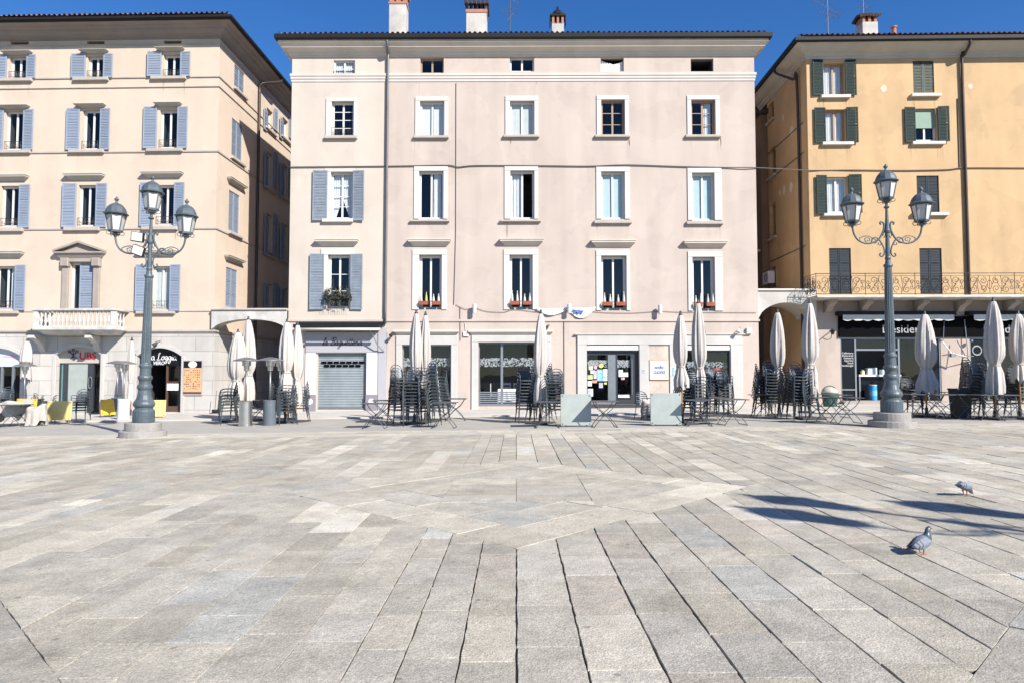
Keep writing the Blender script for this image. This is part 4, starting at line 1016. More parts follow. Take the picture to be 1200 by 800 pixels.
# iron balcony
P = 1.2
bx0 = FR.pl(956.5, 345, -P)[0]; bx1 = RX1 - .6; zs1 = FR.pl(1060, 346, -P)[1]; zs0 = FR.pl(1060, 349.3, -P)[1]; zr1 = FR.pl(1060, 320.5, -P)[1]
q = MB(); q.bbox(bx0, bx1, -P - .05, .01, zs0, zs1, .03); bal = q.build('balcony', 'stone_aged', right)
H_ = zr1 - zs1
def scroll(fn, cx, cz, r0, turns, d, ph, r=.0085):
    pts = []
    for k in range(15):
        t = k / 14; rad = r0 * (1 - .8 * t); an = ph + d * turns * 2 * pi * t; pts.append(fn(cx + rad * cos(an), cz + rad * sin(an)))
    return pts
def rail_panel(q, fn, L, z0, hgt):
    r = .0115; c = L / 2
    q.tube([fn(0, z0 + hgt), fn(L, z0 + hgt)], .016, 5); q.tube([fn(0, z0 + .06), fn(L, z0 + .06)], .012, 5); q.tube([fn(0, z0 + hgt - .10), fn(L, z0 + hgt - .10)], .008, 4)
    for x in (0, L): q.tube([fn(x, z0), fn(x, z0 + hgt + .02)], .013, 5)
    zc = z0 + .06 + (hgt - .16) / 2; h2 = (hgt - .16) / 2
    for s_ in (-1, 1):
        for w in (-1, 1):
            q.tube(scroll(fn, c + s_ * L * .13, zc + w * h2 * .45, h2 * .42, 1.3, s_ * w, pi / 2 * w), r, 4)
            q.tube(scroll(fn, c + s_ * L * .33, zc + w * h2 * .5, h2 * .46, 1.4, -s_ * w, -pi / 2 * w), r, 4)
            q.tube(scroll(fn, c + s_ * L * .44, zc + w * h2 * .3, h2 * .26, 1.2, s_ * w, 0), r, 4)
        q.tube([fn(c + s_ * L * .22, z0 + .06), fn(c + s_ * L * .25, zc), fn(c + s_ * L * .22, z0 + hgt - .1)], r, 4)
        q.tube([fn(c + s_ * L * (.05 + .4 * k / 6), zc + h2 * .75 * sin(k * 1.6) * s_) for k in range(7)], r, 4)
    q.tube([fn(c, z0 + .06), fn(c, z0 + hgt - .1)], r, 4)
    q.tube([fn(c + .09 * cos(t), zc + h2 * .5 * sin(t)) for t in [2 * pi * k / 12 for k in range(13)]], r, 4)
q = MB(); nP = 8; L = (bx1 - bx0) / nP
for k in range(nP): rail_panel(q, lambda x, z, k=k: (bx0 + L * k + x, -P, z), L, zs1, H_)
rail_panel(q, lambda x, z: (bx0, -P + x, z), P - .03, zs1, H_); rail_panel(q, lambda x, z: (bx1, -P + x, z), P - .03, zs1, H_)
q.build('railing', 'iron_black', bal)
for px in (968, 1009, 1073, 1121, 1178, 1235, 1290):
    x = FR.pl(px, 352)[0]; q = MB(); pr = [(0, zs0 - .003), (-.62, zs0 - .003), (-.62, zs0 - .16), (-.5, zs0 - .2), (-.32, zs0 - .3), (-.2, zs0 - .46), (0, zs0 - .52)]; n = len(pr)
    q.add([(x - .13, y * 1.3, z) for y, z in pr] + [(x + .13, y * 1.3, z) for y, z in pr], [tuple(range(n)), tuple(range(n, 2 * n))[::-1]] + [(i, i + n, (i + 1) % n + n, (i + 1) % n) for i in range(n)]); q.build('corbel', 'stone_trim', bal, fixn=True)
# black shop front
q = MB(); q.bbox(G(983), G(1290), -.09, .01, GZ(395), GZ(371), .01); shop = q.build('shopfront', 'fascia_black', right)
text_mesh('Desiderio', .49, 'letter_dim', shop, (G(1059, 386), -.10, GZ(386.2)), bold=.0)
text_mesh('Desiderio', .49, 'letter_dim', shop, (G(1177.5, 386), -.10, GZ(386.2)), bold=.004)
for (p0, p1) in ((984, 1113), (1136, 1290)):
    q = MB(); q.box(G(p0 - 4), G(p1 + 4), -.34, -.02, GZ(370), GZ(365.5)); aw = q.build('awning', 'gutter_dark', shop)
    q = MB(); a, b = G(p0) * 1.0, G(p1); n = 44; yv = -.40; z1 = GZ(369.5)
    for k in range(n + 1):
        x = a + (b - a) * k / n; zl = z1 - .22 - .05 * abs(sin(pi * k / 4)) + R(-.008, .008); q.v += [(x, yv + .02 * sin(k * .8), zl), (x, yv + .01 * sin(k * .8), z1 - .02), (x, yv + .1, z1 + .02)]
        if k: i = 3 * k; q.f += [(i - 3, i, i + 1, i - 2), (i - 2, i + 1, i + 2, i - 1)]; q.m += [0, 0]
    q.build('valance', 'awning_white', aw)
q = MB(); q.box(sf[0][0] + .001, sf[0][1] - .001, .02, .10, GZ(397.3), GZ(395) - .001); q.box(sf[1][0] + .001, sf[1][1] - .001, .02, .10, GZ(397.3), GZ(395) - .001)
for px in (985.6, 1003, 1054, 1088, 1102.3, 1137.6, 1158, 1200, 1257): q.box(G(px) - .035, G(px) + .035, .021, .10, zfl, GZ(397.3))
q.box(G(986), G(1003), .022, .098, GZ(457), GZ(455.5)); q.box(G(1003), G(1054), .0225, .0975, GZ(410.5), GZ(408.5)); q.box(G(1200), G(1257), .0225, .0975, GZ(412), GZ(409.5))
fr = q.build('shop_frame', 'frame_grey', shop)
for p0, p1 in ((986, 1003), (1138, 1158), (1089, 1102)): q = MB(); q.box(G(p0), G(p1), .05, .07, zfl, GZ(397.3)); q.build('dark_panel', 'panel_black', fr)
for p0, p1, z0_, z1_ in ((1003, 1088, GZ(409), GZ(397.3)), (1054, 1088, zfl, GZ(409)), (1158, 1257, zfl, GZ(397))): q = MB(); q.quad((G(p0), .06, z0_), (G(p1), .06, z0_), (G(p1), .06, z1_), (G(p0), .06, z1_)); q.build('pane', 'glass_clear', fr)
for k, s_ in enumerate(('Caffetteria', 'Ristorante', 'Gelateria', 'Aperitivi', 'Snack', 'Hamburger')):
    text_mesh(s_, .115, 'letter_white', fr, (G(1001), .045, GZ(413.5 + 2.9 * k)), align='RIGHT', bold=0)
q = MB(); cx, cz = G(1146), GZ(410.5)
q.tube([(cx + .19 * cos(t), .04, cz + .19 * sin(t)) for t in [2 * pi * k / 20 for k in range(21)]], .03, 6); q.build('round_emblem', 'letter_dim', fr)
for a_, b_, c_, d_ in sf: room(shop, a_, b_, c_, d_, .28, 2.6, 'room_grey')
q = MB(); q.box(G(984), G(1104), -.35, .3, zg(15) - .1, zfl - .002); q.box(G(1136), G(1258), -.35, .3, zg(15) - .1, zfl - .002); q.build('doorstep', 'stone_trim', shop)

# ================================================================== ARCHES OVER THE ALLEYS, HOUSE BEHIND
def archway(name, label, xa, xb, Y0, Y1, ztop, zap, zsp, m, cap):
    q = MB(); n = 14; pts = [(xa + (xb - xa) * i / n, zsp + (zap - zsp) * sqrt(max(0, 1 - (2 * i / n - 1) ** 2 * .96)) ) for i in range(n + 1)]
    pts = [(x, min(z, zap)) for x, z in pts]
    for (a, c), (b, d) in zip(pts, pts[1:]):
        q.quad((a, 0, c), (b, 0, d), (b, 0, ztop), (a, 0, ztop)); q.quad((b, Y1 - Y0, d), (a, Y1 - Y0, c), (a, Y1 - Y0, ztop), (b, Y1 - Y0, ztop)); q.quad((a, 0, c), (a, Y1 - Y0, c), (b, Y1 - Y0, d), (b, 0, d))
    q.quad((xa, 0, ztop), (xb, 0, ztop), (xb, Y1 - Y0, ztop), (xa, Y1 - Y0, ztop))
    t = thing(name, label, 'arch', ((0, Y0, 0)))
    q.build('arch_wall', m, t)
    MB().bbox(xa, xb, -.07, Y1 - Y0 + .05, ztop + .002, ztop + .09, .02).build('coping', cap, t)
    return t
A, B = at_depth(249, 370, 28.95), at_depth(337, 370, 29.0)
archway('alley_arch', 'weathered white plaster arch spanning the alley between the peach and pink houses', A.x, mx0 - .004, 28.85, 29.5, at_depth(290, 364, 28.9).z, at_depth(290, 374, 28.9).z, at_depth(250, 389, 28.9).z, 'stone_aged', 'stone_sill')
B = at_depth(949, 350, 29.4)
archway('alley_arch', 'white plaster arch over the narrow alley beside the ochre house', mx1 + .004, cr.x + .10, 29.1, 31.0, at_depth(918, 341, 29.1).z, at_depth(918, 354.5, 29.1).z, at_depth(890, 380, 29.1).z, 'plaster_white', 'trim_white')
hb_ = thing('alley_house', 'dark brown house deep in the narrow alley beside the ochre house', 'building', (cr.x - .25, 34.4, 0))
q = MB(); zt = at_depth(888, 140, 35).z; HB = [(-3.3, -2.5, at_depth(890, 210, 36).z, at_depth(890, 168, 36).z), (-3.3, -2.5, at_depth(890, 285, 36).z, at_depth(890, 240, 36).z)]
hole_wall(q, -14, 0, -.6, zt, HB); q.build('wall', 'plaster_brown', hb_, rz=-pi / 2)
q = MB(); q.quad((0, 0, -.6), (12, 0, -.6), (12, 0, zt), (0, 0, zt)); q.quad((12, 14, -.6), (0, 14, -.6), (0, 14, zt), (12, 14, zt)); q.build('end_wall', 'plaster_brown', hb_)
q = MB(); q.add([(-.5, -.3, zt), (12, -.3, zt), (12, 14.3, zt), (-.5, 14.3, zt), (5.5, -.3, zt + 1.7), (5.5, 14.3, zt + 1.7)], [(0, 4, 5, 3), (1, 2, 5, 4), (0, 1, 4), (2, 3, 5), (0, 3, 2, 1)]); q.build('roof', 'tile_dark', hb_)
for h in HB:
    q = MB(); q.quad((h[0], .25, h[2]), (h[1], .25, h[2]), (h[1], .25, h[3]), (h[0], .25, h[3])); q.build('window', 'room_dark', hb_, rz=-pi / 2)
q = MB(); zb = at_depth(892, 291, 34.4).z; q.box(-.55, 0, .3, 2.4, zb - .12, zb)
for k in range(12): q.box(-.55, -.52, .3 + .18 * k, .34 + .18 * k, zb, zb + 1.3)
q.build('balcony', 'trim_white', hb_)
ac = thing('air_conditioner', 'boxy air conditioner hung on the ochre side wall above the alley arch', 'air conditioner')
pa_ = FRS.pl(897, 326, -.35); pw = FRS.world(pa_[0], 0, pa_[1]); ac.location = pw; ac.rotation_euler = (0, 0, rr - pi / 2)
q = MB(); q.bbox(-.4, .4, -.36, -.04, -.3, .3, .02); q.build('casing', 'shop_white', ac)
q = MB(); q.tube([(.1 + .2 * cos(t), -.37, .2 * sin(t)) for t in [2 * pi * k / 16 for k in range(17)]], .012, 5)
for k in range(5): q.box(-.1, .3, -.375, -.365, -.16 + .08 * k, -.15 + .08 * k)
q.build('fan_grille', 'iron_grey', ac)
q = MB(); q.box(-.3, -.26, -.34, 0, -.36, -.30); q.box(.26, .3, -.34, 0, -.36, -.30); q.build('bracket', 'iron_grey', ac)

# ================================================================== GROUND
def sheet(name, x0, x1, y0, y1, dz, m, label, n=8, thick=0.0):
    xs_ = [x0 + (x1 - x0) * i / n for i in range(n + 1)] + [k for k in (-40, 40) if x0 < k < x1]; xs_ = sorted(xs_)
    q = MB()
    for a, b in zip(xs_, xs_[1:]):
        q.quad((a, y0, gz(a) + dz), (b, y0, gz(b) + dz), (b, y1, gz(b) + dz), (a, y1, gz(a) + dz))
        if thick: q.quad((a, y0, gz(a) + dz - thick), (b, y0, gz(b) + dz - thick), (b, y0, gz(b) + dz), (a, y0, gz(a) + dz))
    o = q.build(name, m); return tag(o, label, 'ground', kind='structure')
sheet('ground', -400, 400, -300, 500, -.014, 'ground_sand', 'dark bedding ground showing in the paving joints')
sheet('near_paving', -60, 60, -60, .55, -.004, 'terrace', 'grey paving behind the camera')
sheet('terrace_ground', -60, 60, 19.0, 24.62, .004, 'terrace', 'smooth grey terrace ground under the stacked cafe chairs', thick=.03)
sheet('pavement', -60, 60, 24.6, 80, .06, 'sidewalk', 'raised pale stone pavement along the house fronts', thick=.12)

def clip(poly, a, b, c):
    out = []; n = len(poly)
    for i in range(n):
        p, q = poly[i], poly[(i + 1) % n]; dp, dq = a * p[0] + b * p[1] + c, a * q[0] + b * q[1] + c
        if dp >= 0: out.append(p)
        if (dp >= 0) != (dq >= 0):
            t = dp / (dp - dq); out.append((p[0] + (q[0] - p[0]) * t, p[1] + (q[1] - p[1]) * t))
    return out
def area(p): return abs(sum(p[i][0] * p[(i + 1) % len(p)][1] - p[(i + 1) % len(p)][0] * p[i][1] for i in range(len(p)))) / 2 if len(p) > 2 else 0
def ccw(p):
    s = sum(p[i][0] * p[(i + 1) % len(p)][1] - p[(i + 1) % len(p)][0] * p[i][1] for i in range(len(p)))
    return p if s > 0 else p[::-1]
def inset(p, g):
    p = ccw(p); q = list(p)
    for i in range(len(p)):
        a, b = p[i], p[(i + 1) % len(p)]; dx, dy = b[0] - a[0], b[1] - a[1]; L = sqrt(dx * dx + dy * dy)
        if L < 1e-6: continue
        nx, ny = -dy / L, dx / L; gg = g(abs(dy / L))
        q = clip(q, nx, ny, -(nx * a[0] + ny * a[1]) - gg)
        if len(q) < 3: return []
    return q
PV, PF, PC = [], [], []
rp = random.Random(11)
DC, DR = 9.25, 3.12
def tone(light=0.0):
    r = rp.random(); v = rp.gauss(.39, .021) + light
    if r < .10: v += rp.uniform(.04, .09)
    elif r < .15: v -= rp.uniform(.02, .045)
    w = rp.uniform(.0, .03); c = [v * (1.045 + w * .6), v * (.975 - w * .15), v * (.83 - w * 1.6)]
    if rp.random() < .06: c = [v * 1.05, v * .93, v * .77]
    if rp.random() < .05: c = [v * .985, v * .955, v * .85]
    return c
def slab(poly, light=0.0, wide=None, rect=False):
    if area(poly) < .006: return
    cx = sum(p[0] for p in poly) / len(poly); cy = sum(p[1] for p in poly) / len(poly)
    if abs(cx) > .88 * cy + 2.5: return
    lw = wide if wide is not None else rp.choice((.001, .0015, .002, .003, .005))
    q = inset(poly, lambda v: (lw if v > .8 else .0012) + rp.uniform(0, .0012))
    if len(q) < 3 or area(q) < .004: return
    near = cy < 8.5
    if near:
        r = []
        for i in range(len(q)):
            a, b = q[i], q[(i + 1) % len(q)]; L = sqrt((a[0] - b[0]) ** 2 + (a[1] - b[1]) ** 2); n = max(1, int(L / .09))
            for k in range(n):
                t = k / n; j = .0035 if k else .005
                r.append((a[0] + (b[0] - a[0]) * t + rp.uniform(-j, j), a[1] + (b[1] - a[1]) * t + rp.uniform(-j, j)))
        q = r
    h = rp.gauss(0, .0018); tx, ty = rp.gauss(0, .003), rp.gauss(0, .003)
    Z = lambda p: gz(p[0]) + h + (p[0] - cx) * tx + (p[1] - cy) * ty
    n = len(q); o = len(PV); ch = .003
    lens = [max(.02, sqrt((p[0] - cx) ** 2 + (p[1] - cy) ** 2)) for p in q]
    top = [(p[0] + (cx - p[0]) / l * ch, p[1] + (cy - p[1]) / l * ch) for p, l in zip(q, lens)]
    PV.extend([(p[0], p[1], Z(p)) for p in top]); PV.extend([(p[0], p[1], Z(p) - .003) for p in q]); PV.extend([(p[0], p[1], gz(p[0]) - .03) for p in q])
    c = tone(light)
    PF.append(tuple(range(o, o + n))); PC.append(c)
    for k in range(2):
        for i in range(n):
            a, b = o + k * n + i, o + k * n + (i + 1) % n; PF.append((a, a + n, b + n, b)); PC.append(c)
def outside_diamond(poly, f):
    hps = [(sx, sy) for sx in (-1, 1) for sy in (-1, 1)]
    ins = poly
    for sx, sy in hps: ins = clip(ins, -sx, -sy, DR + sy * DC)
    if area(ins) < .004: f(poly); return
    p = poly
    for sx, sy in hps:
        f(clip(p, sx, sy, -DR - sy * DC)); p = clip(p, -sx, -sy, DR + sy * DC)
        if len(p) < 3: break
x = 0.0; strips = []
xs_ = [0.0]
while xs_[-1] < 27: xs_.append(xs_[-1] + rp.choice((.28, .31, .34, .37, .40, .43)))
neg = [0.0]
while neg[-1] > -27: neg.append(neg[-1] - rp.choice((.28, .31, .34, .37, .40, .43)))
allx = sorted(set(neg + xs_))
YEND = 17.62
for a, b in zip(allx, allx[1:]):
    y = .9 - rp.random() * .5; sl = rp.gauss(0, .012); run = 0
    wj = rp.choice((.0022, .003, .0036, .0045)) * (1.0 if a < 0 else 1.35)
    while y < YEND:
        L = rp.uniform(.42, .95); run -= 1
        if run < -6 and rp.random() < .06: run = rp.randint(2, 5)
        p = [(a, y), (b, y), (b, min(y + L, YEND)), (a, min(y + L, YEND))]
        p = clip(clip(p, -1, 1, -1.23), 1, 1, -1.23)
        if area(p) > .004: outside_diamond(p, lambda r: slab(r, .10 if run > 0 else sl, wj))
        y += L
# the diamond with its frames of long slabs
K = sqrt(.5)
def rot45(p): return ((p[0] - p[1]) * K, DC + (p[0] + p[1]) * K)
sq = .92
def minus_square(poly, f):
    ins = poly
    for (a, b, c) in ((1, 0, sq), (-1, 0, sq), (0, 1, sq - DC), (0, -1, sq + DC)): ins = clip(ins, a, b, c)
    if area(ins) < .003: f(poly); return
    p = poly
    for (a, b, c) in ((1, 0, sq), (-1, 0, sq), (0, 1, sq - DC), (0, -1, sq + DC)):
        f(clip(p, -a, -b, -c)); p = clip(p, a, b, c)
        if len(p) < 3: break
bounds = [DR * K, 1.62, 1.05, .5, 0.0]
for o_, i_ in zip(bounds, bounds[1:]):
    for side in range(4):
        t = -o_
        while t < i_ - .01:
            L = rp.uniform(.8, 1.4); t2 = min(t + L, i_)
            if i_ - t2 < .35: t2 = i_
            p = [(t, i_), (t2, i_), (t2, o_), (t, o_)]
            for _ in range(side): p = [(-y, x) for x, y in p]
            minus_square([rot45(v) for v in p], lambda r: slab(r, .055 if o_ > 2 else .02, .0008))
            t = t2
for i in range(4):
    for j in range(2):
        slab([(-sq + sq * j, DC - sq + sq / 2 * i), (sq * j, DC - sq + sq / 2 * i), (sq * j, DC - sq + sq / 2 * (i + 1)), (-sq + sq * j, DC - sq + sq / 2 * (i + 1))], .01, .0015)
# border band nearest the camera
for sgn in (-1, 1):
    d = 0.0
    while d < 2.6:
        w_ = rp.uniform(.5, .65); t = -3.0
        while t < 9:
            L = rp.uniform(.7, 1.1)
            p = [((t_ + d_) * K, 1.23 + (t_ - d_) * K) for t_, d_ in ((t, d), (t + L, d), (t + L, d + w_), (t, d + w_))]
            p = clip(p, 1, 0, 0)
            p = [(sgn * x_, y_) for x_, y_ in p]
            if len(p) > 2 and max(v[1] for v in p) > .6: slab(p, -.02, .002)
            t += L
        d += w_
# smooth kerb course in front of the terrace
y = YEND
for w_ in (.52, .62, .26):
    x = -27 - rp.random()
    while x < 27:
        L = rp.uniform(.9, 1.7); slab([(x, y), (x + L, y), (x + L, y + w_), (x, y + w_)], .075, .0012); x += L
    y += w_
me = bpy.data.meshes.new('plaza_paving'); me.from_pydata(PV, [], PF); me.materials.append(MATS['paving'])
ca = me.color_attributes.new('tone', 'FLOAT_COLOR', 'CORNER'); buf = []
for f, c in zip(PF, PC): buf += [c[0], c[1], c[2], 1.0] * len(f)
ca.data.foreach_set('color', buf); me.update()
pv = bpy.data.objects.new('plaza_paving', me); COL.objects.link(pv); tag(pv, 'worn grey stone slabs of the square laid round a diamond', 'paving', kind='structure')

# ================================================================== STREET LAMPS
def make_lamp(label, loc, rz=0.0):
    t = thing('street_lamp', label, 'street lamp', loc, rz, 'three armed cast iron street lamps')
    q = MB(); q.lathe([(-.25, .56), (.14, .56), (.155, .545), (.155, .43), (.17, .43), (.34, .43), (.36, .415), (.36, .2)], 28); q.build('stone_plinth', 'plinth_stone', t)
    B = .36
    prof = [(0, .255), (.02, .262), (.28, .262), (.31, .245), (.335, .215), (.37, .215), (.41, .25), (.46, .262), (.51, .245), (.58, .195), (.68, .165), (.80, .15), (.83, .165), (.87, .182), (.91, .18), (.94, .165), (.96, .145), (1.03, .14), (1.08, .165), (1.12, .178), (1.16, .165), (1.18, .135), (1.36, .132), (1.38, .15), (1.42, .156), (1.45, .15), (1.47, .125), (1.5, .118)]
    q = MB(); q.lathe([(z + B, r) for z, r in prof], 24)
    T = B + .22
    q.lathe([(B + 1.5, .122), (T + 3.42, .088)], 32, flute=.10)
    q.lathe([(z, r) for z, r in ((T + 3.42, .088), (T + 3.44, .105), (T + 3.47, .112), (T + 3.50, .105), (T + 3.51, .075), (T + 3.60, .062), (T + 3.66, .075), (T + 3.70, .06), (T + 4.28, .046), (T + 4.32, .07), (T + 4.36, .078), (T + 4.40, .06), (T + 4.5, .05), (T + 4.7, .04), (T + 4.92, .032), (T + 4.95, .07), (T + 4.97, .072), (T + 5.0, .035), (T + 5.03, .035))], 16)
    q.build('post', 'lamp_paint', t, smooth=False)
    zr = lambda y: T + 6.33 - (y - 60) / 232.0
    rr_ = lambda x: (x - 355) / 232.0
    for s_ in (-1, 1):
        F = lambda pts: smooth_pl([(s_ * rr_(x), 0, zr(y)) for x, y in pts], 5)
        q = MB()
        q.tube(F([(560, 485), (557, 510), (548, 542), (528, 570), (492, 589), (450, 590), (412, 573), (388, 540), (374, 500), (376, 472), (388, 464), (396, 472), (390, 480)]), .024, 7)
        q.tube(F([(450, 588), (440, 562), (415, 560), (392, 588), (376, 625), (376, 655), (390, 670), (402, 662), (396, 650)]), .020, 6)
        q.tube(F([(505, 585), (520, 565), (500, 552), (470, 548), (440, 562), (420, 575), (425, 590), (440, 586)]), .013, 5)
        q.tube(F([(480, 586), (490, 566), (472, 558), (458, 568), (466, 578), (476, 572)]), .012, 5)
        q.tube(F([(388, 590), (398, 602), (410, 596), (406, 588)]), .012, 5); q.tube(F([(376, 560), (366, 540), (372, 520), (382, 548)]), .014, 5)
        q.lathe([(zr(490), .03), (zr(484), .06), (zr(478), .075), (zr(474), .06), (zr(468), .03), (zr(455), .03)], 12, (s_ * rr_(560), 0, 0))
        q.build('arm', 'lamp_paint', t, smooth=True)
    for (x, dz) in ((0, 0), (-.885, -.585), (.885, -.585)):
        zb = T + 5.03 + dz; n = 6; ph = pi / 6
        q = MB(); q.lathe([(zb, .03), (zb + .04, .045), (zb + .07, .09), (zb + .085, .10), (zb + .085, .03)], 12, (x, 0, 0))
        for k in range(6):
            th = 2 * pi * k / 6 + ph; cx, cy = cos(th), sin(th)
            q.tube(smooth_pl([(x + cx * .09, cy * .09, zb + .075), (x + cx * .17, cy * .17, zb + .06), (x + cx * .205, cy * .205, zb + .11), (x + cx * .175, cy * .175, zb + .155)], 3), .009, 5)
            q.tube([(x + cx * .158, cy * .158, zb + .15), (x + cx * .240, cy * .240, zb + .56)], .014, 5)
        for z, r in ((zb + .14, .155), (zb + .165, .165)): q.lathe([(z - .012, r - .012), (z - .012, r + .012), (z + .012, r + .012), (z + .012, r - .012)], n, (x, 0, 0), ph=ph)
        q.lathe([(zb + .545, .23), (zb + .545, .255), (zb + .57, .255), (zb + .57, .23)], n, (x, 0, 0), ph=ph)
        L = q.build('lantern', 'lamp_paint', t)
        q = MB(); q.lathe([(zb + .16, .150), (zb + .55, .230)], n, (x, 0, 0), ph=ph); q.build('glass_panes', 'lamp_glass', L)
        q = MB(); q.lathe([(zb + .57, .275), (zb + .585, .298), (zb + .60, .298), (zb + .625, .255), (zb + .69, .243), (zb + .76, .21), (zb + .82, .155), (zb + .855, .10), (zb + .87, .05)], 12, (x, 0, 0), ph=ph); q.build('lantern_cap', 'lamp_paint', L)
        q = MB(); q.lathe([(zb + .86, .05), (zb + .88, .05), (zb + .90, .025), (zb + .93, .03), (zb + .96, .055), (zb + .985, .055), (zb + 1.01, .03), (zb + 1.05, .004)], 12, (x, 0, 0)); q.build('finial', 'lamp_paint', L, smooth=True)
    t.scale = (1.04, 1.04, 1.06)
    return t
g1 = on_ground(167.5, 511); g2 = on_ground(1045.5, 499.5)
l1 = make_lamp('cast iron street lamp with three lanterns and two floodlights, in front of the peach house', (g1.x, g1.y, gz(g1.x)), .08)
l1.rotation_euler = (0, radians(.75), .08)
l2 = copy_tree(l1, 'cast iron street lamp with three lanterns before the ochre house', (g2.x, g2.y, gz(g2.x)), -.03)
LAMP3 = (9.48, 1.49)
l3 = copy_tree(l1, 'street lamp standing right of the view, its shadow lying beside the pigeons', (LAMP3[0], LAMP3[1], gz(LAMP3[0])), .157)
for (zf, dx, tl, lb) in ((5.33, -.20, .3, 'upper white faced floodlight clamped to the post of the left street lamp'), (4.96, -.17, .7, 'lower white faced floodlight clamped to the post of the left street lamp')):
    t = thing('floodlight', lb, 'floodlight', (g1.x + dx, g1.y - .16, gz(g1.x) + zf), .15, 'floodlights on the left lamp post')
    ax = Vector((cos(-tl * .5), 0, sin(-tl * .5))); az = Vector((-sin(-tl * .5), -.25, cos(-tl * .5))).normalized(); ay = az.cross(ax)
    q = MB(); q.obox((0, .03, 0), ax, ay, az, .155, .05, .13); q.build('housing', 'iron_black', t)
    q = MB(); q.obox((0, -.026, .0), ax, ay, az, .135, .006, .112); q.build('lens', 'shop_white', t)
    q = MB(); q.tube([(.02, .08, 0), (.14, .14, -.06), (.19, .16, -.06)], .02, 6); q.build('clamp', 'iron_black', t)

# ================================================================== CAFE CHAIRS
def make_chair(m, name='cafe_chair'):
    t = thing(name, '', 'chair')
    for s_ in (-1, 1):
        q = MB(); q.tube(smooth_pl([(s_ * .25, -.27, 0), (s_ * .225, -.23, .44), (s_ * .235, -.2, .60), (s_ * .25, -.12, .665), (s_ * .25, .05, .675), (s_ * .205, .215, .66)], 3), .0125, 5); q.build('leg', m, t, smooth=True)
        q = MB(); q.tube(smooth_pl([(s_ * .24, .30, 0), (s_ * .205, .20, .44), (s_ * .20, .235, .66)], 3), .0125, 5); q.build('leg', m, t, smooth=True)
    q = MB()
    for k in range(7):
        y = -.22 + .066 * k; w = .205
        q.add([(-w, y - .022, .435), (w, y - .022, .435), (w, y + .022, .437), (-w, y + .022, .437), (-w, y - .022, .45), (w, y - .022, .45), (w, y + .022, .452), (-w, y + .022, .452)], [(0, 3, 2, 1), (4, 5, 6, 7), (0, 1, 5, 4), (2, 3, 7, 6)])
    q.tube(smooth_pl([(-.215, .19, .437), (-.218, -.15, .437), (-.19, -.245, .432), (0, -.262, .428), (.19, -.245, .432), (.218, -.15, .437), (.215, .19, .437)], 3), .0115, 5)
    q.build('seat', m, t)
    q = MB(); q.tube(smooth_pl([(-.20, .20, .44), (-.20, .237, .66), (-.185, .262, .76), (-.12, .285, .85), (0, .295, .885), (.12, .285, .85), (.185, .262, .76), (.20, .237, .66), (.20, .20, .44)], 4), .0125, 5)
    for k in range(5):
        z = .53 + .066 * k; w = .196 - max(0, z - .72) * .55; yb = .208 + (z - .44) * .155
        n = 4; vs = []
        for i in range(n + 1):
            x = -w + 2 * w * i / n; b_ = .02 * (1 - (x / w) ** 2)
            vs += [(x, yb + b_, z - .013), (x, yb + b_ + .006, z + .013)]
        q.add(vs, [(2 * i, 2 * i + 2, 2 * i + 3, 2 * i + 1) for i in range(n)])
    q.build('backrest', m, t)
    return t
proto = {'metal': make_chair('chair_metal'), 'black': make_chair('chair_black')}
used = set()
ORD = ['topmost', 'second from the top', 'third from the top', 'fourth from the top', 'fifth from the top', 'sixth from the top', 'seventh from the top', 'eighth from the top', 'ninth from the top', 'tenth from the top', 'eleventh from the top', 'twelfth from the top']
def stack(px, py, n, deg, desc, kind='metal', step=.098):
    g = on_ground(px, py); rz = radians(deg)
    for k in range(n):
        dz = step * k; fy = -.022 * k * (1 if k < 9 else 1)
        x = g.x - sin(rz) * fy * .6 + R(-.006, .006); y = g.y + cos(rz) * fy * .6 + R(-.006, .006)
        lab = ('chair ' + ORD[n - 1 - k] + ' in ' if n > 1 else 'lone chair ') + desc
        p = proto[kind]
        if kind not in used: c = p; used.add(kind)
        else: c = copy_tree(p)
        c.location = (x, y, gz(g.x) + .004 + dz); c.rotation_euler = (R(-.01, .01), R(-.012, .012), rz + R(-.04, .04)); c['label'] = lab; c['group'] = 'slatted metal cafe chairs stacked on the terrace'
# left house
stack(6, 491, 5, 20, 'stack cut by the left edge behind the dust sheet', 'metal')
stack(36, 487, 3, -10, 'low stack behind the yellow upended table', 'black')
stack(47, 487, 4, 60, 'side-on stack between the yellow and pale yellow tables', 'black')
stack(58, 487, 3, 10, 'low stack behind the pale yellow upended table', 'black')
stack(94, 494.5, 4, 15, 'black stack just right of the pale yellow table', 'black')
# alley
stack(268, 496.5, 6, -62, 'stack left of the steel heater', 'metal')
stack(281, 490, 5, 5, 'stack hidden behind the steel heater', 'metal')
stack(326, 495, 6, 95, 'dark side-on stack right of the grey heater', 'black')
stack(337, 497, 7, -68, 'leaning stack in front of the alley parasol pair', 'metal')
stack(352, 493, 6, -80, 'stack beside the lavender bakery front', 'metal')
# restaurant group
stack(466, 496, 11, 35, 'white-lit stack at the left of the twin parasols', 'metal')
stack(483.5, 499, 10, 0, 'front-facing stack before the twin parasols', 'metal')
stack(503, 498, 12, -40, 'tall stack right of the twin parasols', 'metal')
stack(515, 493, 9, -62, 'stack behind the table right of the twin parasols', 'metal')
stack(496, 491, 11, 170, 'stack hidden behind the twin parasols', 'black')
stack(615, 495, 10, 12, 'stack left of the lone parasol', 'metal')
stack(628.5, 492, 11, 70, 'side-on stack hugging the lone parasol', 'metal')
stack(640, 491, 11, -75, 'side-on stack right of the lone parasol', 'black')
stack(651, 496, 9, -10, 'stack behind the left mint tabletop', 'metal')
